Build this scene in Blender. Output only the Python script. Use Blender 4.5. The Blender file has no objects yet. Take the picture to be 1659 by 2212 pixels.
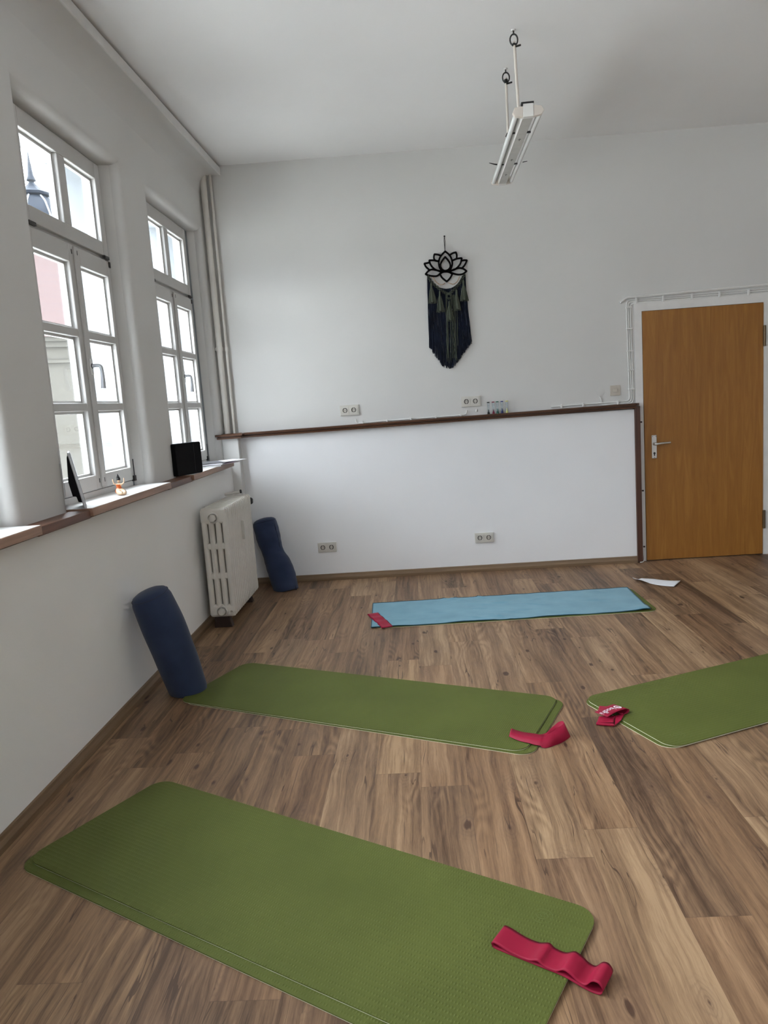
import bpy, bmesh, math, random
from mathutils import Vector, Matrix
random.seed(7)
S = bpy.context.scene
COL = S.collection
PI = math.pi

# ------------------------------------------------------------------ camera
FPX, YAW, PITCH, ROLL = 1620.92, -0.0510773, 0.1432466, -0.0694310
CAM = Vector((1.50323, -6.09658, 1.41571))
W0, H0 = 1659.0, 2212.0
_r = Vector((math.cos(YAW), -math.sin(YAW), 0)); _f = Vector((math.sin(YAW), math.cos(YAW), 0))
_fw = _f * math.cos(PITCH) + Vector((0, 0, -math.sin(PITCH)))
_up = _f * math.sin(PITCH) + Vector((0, 0, math.cos(PITCH)))
CR = _r * math.cos(ROLL) + _up * math.sin(ROLL)
CU = -_r * math.sin(ROLL) + _up * math.cos(ROLL)
cd = bpy.data.cameras.new('camera'); cam = bpy.data.objects.new('camera', cd); COL.objects.link(cam)
cam.matrix_world = Matrix(((CR.x, CU.x, -_fw.x, CAM.x), (CR.y, CU.y, -_fw.y, CAM.y), (CR.z, CU.z, -_fw.z, CAM.z), (0, 0, 0, 1)))
cd.sensor_fit = 'HORIZONTAL'; cd.sensor_width = 36.0; cd.lens = FPX / W0 * 36.0
cd.clip_start = 0.05; cd.clip_end = 300
S.camera = cam

def at(px, py, axis, val):
    """point of the place seen at photo pixel (px, py) on the plane axis = val"""
    d = _fw + CR * ((px - W0 / 2) / FPX) - CU * ((py - H0 / 2) / FPX)
    i = 'xyz'.index(axis)
    return CAM + d * ((val - CAM[i]) / d[i])

# ------------------------------------------------------------------ light
SKY = 10.6
EXPOSURE = 0.65
w = bpy.data.worlds.new('world'); S.world = w; w.use_nodes = True
bg = w.node_tree.nodes['Background']
bg.inputs[0].default_value = (0.91, 0.95, 1.0, 1)
# overcast sky, brighter towards the zenith than at the horizon
_tc = w.node_tree.nodes.new('ShaderNodeTexCoord'); _sp = w.node_tree.nodes.new('ShaderNodeSeparateXYZ')
_mr = w.node_tree.nodes.new('ShaderNodeMapRange'); _mr.inputs[1].default_value = 0.0; _mr.inputs[2].default_value = 1.0
_mr.inputs[3].default_value = 0.40 * SKY; _mr.inputs[4].default_value = 2.9 * SKY
w.node_tree.links.new(_tc.outputs['Generated'], _sp.inputs[0]); w.node_tree.links.new(_sp.outputs[2], _mr.inputs[0]); w.node_tree.links.new(_mr.outputs[0], bg.inputs[1])
S.view_settings.view_transform = 'Standard'; S.view_settings.look = 'None'
S.view_settings.exposure = EXPOSURE; S.view_settings.gamma = 1.0
try: S.view_settings.use_curve_mapping = False
except Exception: pass
cy = S.cycles
cy.max_bounces = 10; cy.diffuse_bounces = 6; cy.glossy_bounces = 3; cy.transparent_max_bounces = 12
cy.transmission_bounces = 4; cy.caustics_reflective = False; cy.caustics_refractive = False
cy.sample_clamp_indirect = 6.0; cy.use_denoising = True
WIN_C = [-0.75, -2.30, -3.84, -5.38, -6.92]        # centres of the windows along the left wall
for c in WIN_C:                      # sampling portals in the window openings: they give no light of their own
    l = bpy.data.lights.new('sky_portal', 'AREA'); l.shape = 'RECTANGLE'; l.size = 1.75; l.size_y = 0.91
    o = bpy.data.objects.new('sky_portal', l); COL.objects.link(o)
    o.location = (-0.44, c, 1.96); o.rotation_euler = (0, -PI / 2, 0); l.cycles.is_portal = True
def daylight(yc, power):                # area light added in an out-of-view window opening to brighten the room
    l = bpy.data.lights.new('window_daylight', 'AREA'); l.shape = 'RECTANGLE'; l.size = 1.70; l.size_y = 0.88
    l.energy = power; l.color = (0.92, 0.955, 1.0)
    o = bpy.data.objects.new('window_daylight', l); COL.objects.link(o)
    o.location = (-0.30, yc, 1.96); o.rotation_euler = (0, -PI / 2, 0)
for yc, pw in ((WIN_C[2], 60.0), (WIN_C[3], 30.0), (WIN_C[4], 25.0)): daylight(yc, pw)
for c in (3.6, 5.3):
    o2 = o.copy(); COL.objects.link(o2); o2.location = (c, -8.9 - 0.38, 1.96); o2.rotation_euler = (PI / 2, PI / 2, 0)
    o2.rotation_euler = Matrix(((0, 1, 0), (0, 0, -1), (-1, 0, 0))).to_euler()

# ------------------------------------------------------------------ materials
def lin(r, g, b):
    f = lambda c: ((c / 255.0) / 12.92) if c / 255.0 <= 0.04045 else (((c / 255.0) + 0.055) / 1.055) ** 2.4
    return (f(r), f(g), f(b), 1)
class NT:
    def __init__(s, name):
        s.m = bpy.data.materials.new(name); s.m.use_nodes = True
        s.t = s.m.node_tree; s.b = s.t.nodes['Principled BSDF']
    def n(s, typ, **kw):
        nd = s.t.nodes.new(typ)
        for k, v in kw.items():
            if k.startswith('i_'):
                key = k[2:]; key = int(key) if key.isdigit() else key
                s.put(nd.inputs[key], v)
            else: setattr(nd, k, v)
        return nd
    def put(s, sock, v):
        if hasattr(v, 'outputs'): v = v.outputs[0]
        if hasattr(v, 'is_output'): s.t.links.new(v, sock)
        else: sock.default_value = v
    def math(s, op, a, b=0.0, c=0.0):
        nd = s.t.nodes.new('ShaderNodeMath'); nd.operation = op
        s.put(nd.inputs[0], a); s.put(nd.inputs[1], b); s.put(nd.inputs[2], c); return nd.outputs[0]
    def vec(s, x, y, z=0.0):
        nd = s.t.nodes.new('ShaderNodeCombineXYZ'); s.put(nd.inputs[0], x); s.put(nd.inputs[1], y); s.put(nd.inputs[2], z); return nd.outputs[0]
    def ramp(s, fac, stops, interp='LINEAR'):
        nd = s.t.nodes.new('ShaderNodeValToRGB'); cr = nd.color_ramp; cr.interpolation = interp
        while len(cr.elements) < len(stops): cr.elements.new(0.5)
        for e, (p, c) in zip(cr.elements, stops): e.position = p; e.color = c if len(c) == 4 else (*c, 1)
        s.put(nd.inputs[0], fac); return nd.outputs[0]
    def mix(s, fac, a, b, blend='MIX'):
        nd = s.t.nodes.new('ShaderNodeMix'); nd.data_type = 'RGBA'; nd.blend_type = blend
        s.put(nd.inputs[0], fac); s.put(nd.inputs[6], a); s.put(nd.inputs[7], b); return nd.outputs[2]
    def noise(s, vec, scale, detail=2.0, rough=0.5, dist=0.0):
        nd = s.t.nodes.new('ShaderNodeTexNoise'); s.put(nd.inputs['Vector'], vec)
        nd.inputs['Scale'].default_value = scale; nd.inputs['Detail'].default_value = detail
        nd.inputs['Roughness'].default_value = rough; nd.inputs['Distortion'].default_value = dist
        return nd.outputs[0]
    def bump(s, h, strength=0.2, dist=0.01):
        nd = s.t.nodes.new('ShaderNodeBump'); nd.inputs['Strength'].default_value = strength; nd.inputs['Distance'].default_value = dist
        s.put(nd.inputs['Height'], h); s.t.links.new(nd.outputs[0], s.b.inputs['Normal']); return nd
    def obj(s): return s.t.nodes.new('ShaderNodeTexCoord').outputs['Object']
    def pos(s): return s.t.nodes.new('ShaderNodeNewGeometry').outputs['Position']
    def sep(s, v):
        nd = s.t.nodes.new('ShaderNodeSeparateXYZ'); s.put(nd.inputs[0], v); return nd.outputs
    def color(s, v): s.put(s.b.inputs['Base Color'], v)
    def set(s, rough=0.5, metal=0.0, spec=None):
        s.put(s.b.inputs['Roughness'], rough); s.b.inputs['Metallic'].default_value = metal
        if spec is not None: s.b.inputs['Specular IOR Level'].default_value = spec
        return s

def plain(name, c, rough=0.5, metal=0.0, spec=None, var=0.06, scale=14.0, bump=0.0, bscale=200.0):
    """a plain surface with a little irregular tone"""
    t = NT(name); o = t.obj(); n = t.noise(o, scale, 3)
    a = tuple(min(1, x * (1 - var)) for x in c[:3]) + (1,); b = tuple(min(1, x * (1 + var)) for x in c[:3]) + (1,)
    t.color(t.ramp(n, [(0.3, a), (0.7, b)])); t.set(rough, metal, spec)
    if bump: t.bump(t.noise(o, bscale, 2), bump, 0.004)
    return t.m

def wall_material(name, c, seams=()):
    t = NT(name); o = t.pos()
    n = t.noise(o, 1.3, 3); t.color(t.ramp(n, [(0.25, tuple(x * 0.97 for x in c) + (1,)), (0.75, tuple(x * 1.02 for x in c) + (1,))]))
    h = t.noise(o, 120, 3); h2 = t.noise(o, 9, 2)
    hh = t.math('ADD', t.math('MULTIPLY', h, 0.35), t.math('MULTIPLY', h2, 0.5))
    x = t.sep(o)[0]
    for sx, amp in seams:                                   # wallpaper joints standing a little proud
        d = t.math('ABSOLUTE', t.math('SUBTRACT', x, sx))
        hh = t.math('ADD', hh, t.math('MULTIPLY', t.math('LESS_THAN', d, 0.0025), amp))
    t.set(0.92, 0, 0.2); t.bump(hh, 0.25, 0.004)
    return t.m
M = {}
M['wall'] = wall_material('wall_paint', (0.695, 0.69, 0.675))
M['panel'] = wall_material('wainscot_paint', (0.89, 0.895, 0.91), ((1.575, .5), (1.925, .9), (2.437, .4)))
M['dado'] = wall_material('dado_paint', (0.885, 0.88, 0.865))
M['ceiling'] = wall_material('ceiling_paint', (0.82, 0.815, 0.81))
M['white'] = plain('white_lacquer', (0.78, 0.775, 0.76, 1), 0.4, var=0.03)
M['whitewood'] = plain('white_window_paint', (0.54, 0.53, 0.515, 1), 0.42, var=0.03, scale=6)
M['outdimmed'] = plain('outer_render', (0.185, 0.20, 0.215, 1), 0.9, var=0.03)  # colour held darker than the real pale render, so the sky cannot bleach it
M['rad'] = plain('radiator_enamel', (0.70, 0.67, 0.62, 1), 0.35, var=0.03)
M['black'] = plain('black_plastic', (0.008, 0.008, 0.009, 1), 0.5)
M['blackmatte'] = plain('black_cloth', (0.006, 0.006, 0.007, 1), 0.85, spec=0.15)
M['darkmetal'] = plain('dark_metal', (0.06, 0.058, 0.055, 1), 0.45, 0.6)
M['steel'] = plain('brushed_metal', (0.62, 0.60, 0.57, 1), 0.35, 0.9)
M['silver'] = plain('silver_plastic', (0.55, 0.57, 0.60, 1), 0.35, 0.5)
M['bronze'] = plain('bronze_hinge', (0.13, 0.09, 0.05, 1), 0.4, 0.6)
M['socket'] = plain('socket_plastic', (0.64, 0.62, 0.57, 1), 0.35, var=0.02)
M['switch'] = plain('switch_plastic', (0.56, 0.51, 0.44, 1), 0.4, var=0.02)
M['socketdark'] = plain('socket_shade', (0.10, 0.095, 0.085, 1), 0.5)
M['cable'] = plain('painted_cable', (0.80, 0.80, 0.78, 1), 0.5, var=0.02)
M['paper'] = plain('paper', (0.82, 0.83, 0.86, 1), 0.8, var=0.02)
M['lampwhite'] = plain('lamp_enamel', (0.72, 0.71, 0.68, 1), 0.4, var=0.03)
M['lampcream'] = plain('lamp_end_plastic', (0.64, 0.58, 0.52, 1), 0.45, var=0.03)
M['tube'] = plain('tube_glass', (0.86, 0.87, 0.86, 1), 0.15, var=0.01)
M['redbrown'] = plain('dark_brown_block', (0.035, 0.018, 0.013, 1), 0.5)

def wood(name, dark, light, axis='y', rough=0.5, scale=1.0):
    t = NT(name); o = t.pos(); x, y, z = t.sep(o)
    k = {'x': (1.2, 26, 26), 'y': (26, 1.2, 26), 'z': (26, 26, 1.0)}[axis]
    v = t.vec(t.math('MULTIPLY', x, k[0] * scale), t.math('MULTIPLY', y, k[1] * scale), t.math('MULTIPLY', z, k[2] * scale))
    n = t.noise(v, 1.0, 6, 0.6, 0.6)
    n2 = t.noise(v, 5.0, 3)
    f = t.math('ADD', t.math('MULTIPLY', n, 0.75), t.math('MULTIPLY', n2, 0.25))
    t.color(t.ramp(f, [(0.32, dark), (0.68, light)])); t.set(rough); t.bump(n2, 0.1, 0.002)
    return t.m
M['rail'] = wood('dark_rail_wood', (0.045, 0.018, 0.009, 1), (0.13, 0.055, 0.025, 1), 'x', 0.4)
M['railv'] = wood('dark_trim_wood', (0.045, 0.015, 0.008, 1), (0.10, 0.036, 0.018, 1), 'z', 0.4)
M['ledge'] = wood('ledge_wood', (0.085, 0.036, 0.022, 1), (0.20, 0.088, 0.052, 1), 'y', 0.45)
M['ledge2'] = wood('sill_edge_wood', (0.22, 0.125, 0.085, 1), (0.42, 0.25, 0.17, 1), 'y', 0.45)
M['base_x'] = wood('skirting_wood', (0.13, 0.08, 0.042, 1), (0.24, 0.155, 0.085, 1), 'x', 0.45)
M['base_y'] = wood('skirting_wood_side', (0.13, 0.08, 0.042, 1), (0.24, 0.155, 0.085, 1), 'y', 0.45)

def door_wood():
    t = NT('door_veneer'); o = t.pos(); x, y, z = t.sep(o)
    # veneer sheets of about 14 cm, each mirrored against its neighbour
    u = t.math('DIVIDE', t.math('SUBTRACT', x, 3.3075), 0.155)
    row = t.math('FLOOR', u); fr = t.math('ABSOLUTE', t.math('SUBTRACT', t.math('PINGPONG', u, 1.0), 0.0))
    v = t.vec(t.math('MULTIPLY', fr, 1.6), t.math('MULTIPLY', row, 0.35), t.math('MULTIPLY', z, 0.8))
    n = t.noise(v, 1.7, 5, 0.55, 1.6)
    fine = t.noise(t.vec(t.math('MULTIPLY', x, 260), 0.0, t.math('MULTIPLY', z, 9)), 1.0, 3)
    f = t.math('ADD', t.math('MULTIPLY', n, 0.72), t.math('MULTIPLY', fine, 0.28))
    c = t.ramp(f, [(0.26, (0.240, 0.098, 0.016, 1)), (0.52, (0.321, 0.137, 0.025, 1)), (0.72, (0.393, 0.181, 0.037, 1))])
    t.color(c); t.set(0.38, 0, 0.4); return t.m
M['door'] = door_wood()

def floor_material():
    t = NT('oak_laminate'); o = t.pos(); x, y, z = t.sep(o)
    PW, PL = 0.1755, 1.285
    u = t.math('DIVIDE', t.math('SUBTRACT', x, 1.4365), PW)
    row = t.math('FLOOR', u); fx = t.math('FRACT', u)
    wn = t.n('ShaderNodeTexWhiteNoise', noise_dimensions='1D'); t.put(wn.inputs['W'], t.math('ADD', row, 3.37))
    vv = t.math('ADD', t.math('DIVIDE', t.math('ADD', y, 3.487), PL), t.math('MULTIPLY', wn.outputs[0], t.math('GREATER_THAN', t.math('ABSOLUTE', row), 0.5)))
    colm = t.math('FLOOR', vv); fy = t.math('FRACT', vv)
    w2 = t.n('ShaderNodeTexWhiteNoise', noise_dimensions='2D'); t.put(w2.inputs['Vector'], t.vec(row, colm))
    r1, r2, r3 = [w2.outputs[1]] * 3
    rs = t.n('ShaderNodeSeparateColor'); t.put(rs.inputs[0], w2.outputs[1]); r1, r2, r3 = rs.outputs[0], rs.outputs[1], rs.outputs[2]
    # plank-local coordinates, each plank with its own piece of the pattern
    lx = t.math('ADD', x, t.math('MULTIPLY', r1, 37.0)); ly = t.math('ADD', y, t.math('MULTIPLY', r2, 53.0)); lz = t.math('MULTIPLY', r3, 19.0)
    # wandering of the grain
    wob = t.noise(t.vec(t.math('MULTIPLY', lx, 7), t.math('MULTIPLY', ly, 2.2), lz), 1.0, 2)
    wx = t.math('ADD', lx, t.math('MULTIPLY', t.math('SUBTRACT', wob, 0.5), 0.05))
    broad = t.noise(t.vec(t.math('MULTIPLY', wx, 16), t.math('MULTIPLY', ly, 0.9), lz), 1.0, 3, 0.5)
    streak = t.noise(t.vec(t.math('MULTIPLY', wx, 70), t.math('MULTIPLY', ly, 1.7), lz), 1.0, 5, 0.62)
    fine = t.noise(t.vec(t.math('MULTIPLY', wx, 300), t.math('MULTIPLY', ly, 16), lz), 1.0, 4, 0.7)
    # cathedral figure: contour lines of a slow field
    fld = t.noise(t.vec(t.math('MULTIPLY', lx, 8.5), t.math('MULTIPLY', ly, 1.5), lz), 1.0, 1, 0.4)
    ring = t.math('SINE', t.math('MULTIPLY', fld, 95.0))
    rmask = t.ramp(t.noise(t.vec(t.math('MULTIPLY', lx, 6), t.math('MULTIPLY', ly, 1.2), t.math('ADD', lz, 4.0)), 1.0, 1), [(0.52, (0, 0, 0)), (0.64, (1, 1, 1))])
    f = t.math('ADD', t.math('MULTIPLY', broad, 0.46), t.math('MULTIPLY', streak, 0.40))
    f = t.math('ADD', f, t.math('MULTIPLY', fine, 0.25))
    f = t.math('SUBTRACT', f, 0.045)
    f = t.math('ADD', f, t.math('MULTIPLY', t.math('MULTIPLY', ring, rmask), 0.045))
    f = t.math('ADD', f, t.math('MULTIPLY', t.math('SUBTRACT', r3, 0.5), 0.14))
    c = t.ramp(f, [(0.35, (0.080, 0.046, 0.026, 1)), (0.45, (0.172, 0.104, 0.059, 1)), (0.55, (0.272, 0.172, 0.098, 1)), (0.67, (0.40, 0.268, 0.158, 1))])
    # some planks warmer, some greyer
    c = t.mix(t.math('MULTIPLY', r1, 0.34), c, (0.62, 0.46, 0.44, 1), 'MULTIPLY')
    c = t.mix(t.math('MULTIPLY', r2, 0.25), c, (1.0, 0.86, 0.62, 1), 'MULTIPLY')
    # knots
    vo = t.n('ShaderNodeTexVoronoi', voronoi_dimensions='2D'); t.put(vo.inputs['Vector'], t.vec(t.math('MULTIPLY', wx, 5.6), t.math('MULTIPLY', ly, 2.6)))
    vo.inputs['Scale'].default_value = 1.0
    vr = t.n('ShaderNodeSeparateColor'); t.put(vr.inputs[0], vo.outputs['Color'])
    kd = t.math('ADD', vo.outputs['Distance'], t.math('MULTIPLY', t.math('SUBTRACT', streak, 0.5), 0.12))
    on_ = t.math('GREATER_THAN', vr.outputs[0], 0.22)
    size = t.math('MULTIPLY', on_, t.math('ADD', 0.022, t.math('MULTIPLY', t.math('POWER', vr.outputs[1], 2.0), 0.065)))
    halo = t.math('MULTIPLY', on_, t.math('MAXIMUM', 0.0, t.math('SUBTRACT', 1.0, t.math('MULTIPLY', kd, 3.4))))
    swirl = t.math('MULTIPLY', t.math('SINE', t.math('MULTIPLY', t.math('ADD', kd, t.math('MULTIPLY', broad, 0.25)), 105.0)), t.math('MULTIPLY', halo, 0.5))
    c = t.mix(t.math('MAXIMUM', 0.0, t.math('MULTIPLY', swirl, t.math('ADD', 0.25, t.math('MULTIPLY', fine, 0.8)))), c, (0.085, 0.046, 0.028, 1))
    c = t.mix(t.math('MULTIPLY', halo, 0.28), c, (0.16, 0.095, 0.06, 1))
    knot = t.math('MINIMUM', 1.0, t.math('MAXIMUM', 0.0, t.math('MULTIPLY', t.math('SUBTRACT', size, kd), 30.0)))
    c = t.mix(t.math('MULTIPLY', knot, 0.85), c, (0.055, 0.026, 0.016, 1))
    # cracks
    cn = t.noise(t.vec(t.math('MULTIPLY', wx, 24), t.math('MULTIPLY', ly, 1.3), t.math('ADD', lz, 9.0)), 1.0, 2, 0.4, 0.4)
    crack = t.math('LESS_THAN', t.math('ABSOLUTE', t.math('SUBTRACT', cn, 0.5)), 0.0085)
    cm = t.ramp(t.noise(t.vec(t.math('MULTIPLY', lx, 9), t.math('MULTIPLY', ly, 3.0), t.math('ADD', lz, 2.0)), 1.0, 1), [(0.55, (0, 0, 0)), (0.62, (1, 1, 1))])
    c = t.mix(t.math('MULTIPLY', t.math('MULTIPLY', crack, cm), 0.75), c, (0.05, 0.026, 0.016, 1))
    # joints
    ex = t.math('MINIMUM', fx, t.math('SUBTRACT', 1.0, fx)); ey = t.math('MINIMUM', fy, t.math('SUBTRACT', 1.0, fy))
    j = t.math('MAXIMUM', t.math('LESS_THAN', ex, 0.0055), t.math('LESS_THAN', ey, 0.0011))
    c = t.mix(t.math('MULTIPLY', j, 0.28), c, (0.05, 0.03, 0.02, 1))
    t.color(c)
    t.set(t.math('ADD', 0.40, t.math('MULTIPLY', fine, 0.16)), 0, 0.35)
    t.bump(t.math('SUBTRACT', fine, t.math('MULTIPLY', j, 1.5)), 0.10, 0.002)
    return t.m
M['floor'] = floor_material()

def mat_material(name, dots):
    t = NT(name); o = t.obj(); x, y, z = t.sep(o)
    n = t.noise(o, 3.0, 3); c = t.ramp(n, [(0.3, (0.0815, 0.0995, 0.0172, 1)), (0.7, (0.0980, 0.1182, 0.0217, 1))])
    if dots == 'dots':
        a = t.math('SINE', t.math('MULTIPLY', t.math('ADD', x, t.math('MULTIPLY', y, 0.5)), 2 * PI / 0.017))
        b = t.math('SINE', t.math('MULTIPLY', t.math('SUBTRACT', x, t.math('MULTIPLY', y, 0.5)), 2 * PI / 0.017))
        d = t.math('MULTIPLY', a, b)
        h = t.math('POWER', t.math('MAXIMUM', d, 0.0), 1.5)
    else:
        h = t.math('MULTIPLY', t.math('ADD', t.math('SINE', t.math('ADD', t.math('MULTIPLY', y, 2 * PI / 0.017), t.math('MULTIPLY', t.math('SINE', t.math('MULTIPLY', x, 2 * PI / 0.02)), 0.8))), 1.0), 0.4)
    patch = t.ramp(t.noise(o, 2.2, 2), [(0.35, (0.35, 0.35, 0.35)), (0.65, (1, 1, 1))])
    h = t.math('MULTIPLY', h, patch)
    c = t.mix(t.math('MULTIPLY', h, 0.26), c, (0.1526, 0.1683, 0.0419, 1))
    t.color(c); t.set(0.7, 0, 0.3)
    t.bump(t.math('ADD', h, t.math('MULTIPLY', t.noise(o, 320, 2), 0.25)), 0.4, 0.004)
    return t.m
M['mat'] = mat_material('green_mat_dimpled', 'dots')
M['mat_rib'] = mat_material('green_mat_ribbed', 'ribs')
M['matedge'] = plain('pale_mat_edge', (0.70, 0.70, 0.52, 1), 0.6)
M['emblem'] = plain('embossed_green', (0.098, 0.124, 0.024, 1), 0.7)

def cloth(name, a, b, weave=500.0, rough=0.9):
    t = NT(name); o = t.obj(); n = t.noise(o, 7.0, 4)
    t.color(t.ramp(n, [(0.3, a), (0.7, b)])); t.set(rough, 0, 0.2)
    t.b.inputs['Sheen Weight'].default_value = 0.15
    t.bump(t.math('ADD', t.noise(o, weave, 2), t.math('MULTIPLY', n, 0.8)), 0.2, 0.003)
    return t.m
M['bolster'] = cloth('navy_bolster_cotton', (0.024, 0.036, 0.078, 1), (0.033, 0.048, 0.10, 1))
M['piping'] = cloth('navy_piping', (0.020, 0.028, 0.06, 1), (0.028, 0.038, 0.08, 1))
M['towel'] = cloth('blue_towel_cloth', (0.14, 0.29, 0.365, 1), (0.17, 0.335, 0.415, 1), 700)
M['hem'] = cloth('towel_hem', (0.012, 0.06, 0.085, 1), (0.02, 0.08, 0.11, 1))
M['navy'] = cloth('navy_yarn', (0.003, 0.005, 0.012, 1), (0.008, 0.014, 0.034, 1))
M['olive'] = cloth('olive_yarn', (0.050, 0.060, 0.044, 1), (0.090, 0.104, 0.078, 1))
M['lotus'] = plain('dark_lotus_wood', (0.006, 0.005, 0.005, 1), 0.9, spec=0.1)
M['bead'] = plain('wooden_bead', (0.46, 0.31, 0.20, 1), 0.5, var=0.3, scale=30)

def band_material():
    t = NT('raspberry_latex'); n = t.noise(t.obj(), 12, 3)
    t.color(t.ramp(n, [(0.3, (0.275, 0.006, 0.031, 1)), (0.7, (0.325, 0.009, 0.040, 1))])); t.set(0.55, 0, 0.25)
    t.b.inputs['Subsurface Weight'].default_value = 0.0
    t.bump(t.noise(t.obj(), 60, 3), 0.08, 0.004); return t.m
M['band'] = band_material()
M['print'] = plain('white_print', (0.85, 0.80, 0.84, 1), 0.5, var=0.01)
M['skin'] = plain('figurine_skin', (0.76, 0.55, 0.38, 1), 0.35)
M['dress'] = plain('figurine_dress', (0.62, 0.13, 0.03, 1), 0.3)

def glass():
    t = NT('window_glass'); nt = t.t
    tr = t.n('ShaderNodeBsdfTransparent'); tr.inputs[0].default_value = (0.95, 0.97, 0.98, 1)
    gl = t.n('ShaderNodeBsdfGlossy'); gl.inputs['Roughness'].default_value = 0.02
    fr = t.n('ShaderNodeFresnel'); fr.inputs[0].default_value = 1.45
    mx = t.n('ShaderNodeMixShader')
    nt.links.new(t.math('MULTIPLY', fr.outputs[0], 0.4), mx.inputs[0]); nt.links.new(tr.outputs[0], mx.inputs[1]); nt.links.new(gl.outputs[0], mx.inputs[2])
    nt.links.new(mx.outputs[0], nt.nodes['Material Output'].inputs[0]); return t.m
M['glass'] = glass()
M['clear'] = glass(); M['clear'].name = 'clear_plastic'

def church_stone():  # stone darkened below its real tone to offset the strong sky light
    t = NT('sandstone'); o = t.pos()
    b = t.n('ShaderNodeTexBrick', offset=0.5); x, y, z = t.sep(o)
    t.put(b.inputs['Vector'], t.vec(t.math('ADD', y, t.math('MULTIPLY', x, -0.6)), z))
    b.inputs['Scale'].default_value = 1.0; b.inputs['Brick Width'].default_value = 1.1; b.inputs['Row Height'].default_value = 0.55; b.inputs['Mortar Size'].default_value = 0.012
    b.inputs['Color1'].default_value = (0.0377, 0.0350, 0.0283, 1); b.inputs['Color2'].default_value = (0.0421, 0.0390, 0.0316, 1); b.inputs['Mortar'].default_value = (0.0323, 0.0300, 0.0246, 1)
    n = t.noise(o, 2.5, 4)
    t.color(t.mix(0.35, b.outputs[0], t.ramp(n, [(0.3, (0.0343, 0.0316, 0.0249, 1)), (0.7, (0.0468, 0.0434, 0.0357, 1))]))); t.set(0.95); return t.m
def roof_tiles():  # tile colours lowered too, against washing out under the bright sky
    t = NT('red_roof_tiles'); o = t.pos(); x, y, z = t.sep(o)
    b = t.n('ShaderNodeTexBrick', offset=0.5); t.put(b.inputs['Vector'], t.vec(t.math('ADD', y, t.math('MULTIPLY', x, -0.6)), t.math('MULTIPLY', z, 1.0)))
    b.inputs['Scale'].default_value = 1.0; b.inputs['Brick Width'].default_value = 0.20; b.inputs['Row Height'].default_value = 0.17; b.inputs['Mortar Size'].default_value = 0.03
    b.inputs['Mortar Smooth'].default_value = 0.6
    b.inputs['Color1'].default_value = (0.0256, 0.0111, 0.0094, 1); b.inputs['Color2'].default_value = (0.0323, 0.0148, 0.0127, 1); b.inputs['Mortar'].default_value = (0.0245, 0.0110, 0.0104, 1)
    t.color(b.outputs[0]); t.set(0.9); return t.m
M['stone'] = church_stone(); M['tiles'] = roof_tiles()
M['slate'] = plain('slate_dome', (0.0065, 0.0095, 0.0150, 1), 0.7, var=0.2, scale=4, spec=0.1)  # slate colour dimmed likewise to counter the overexposed outdoors
M['paving'] = plain('courtyard_paving', (0.55, 0.54, 0.51, 1), 0.9, var=0.1, scale=2)

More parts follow.
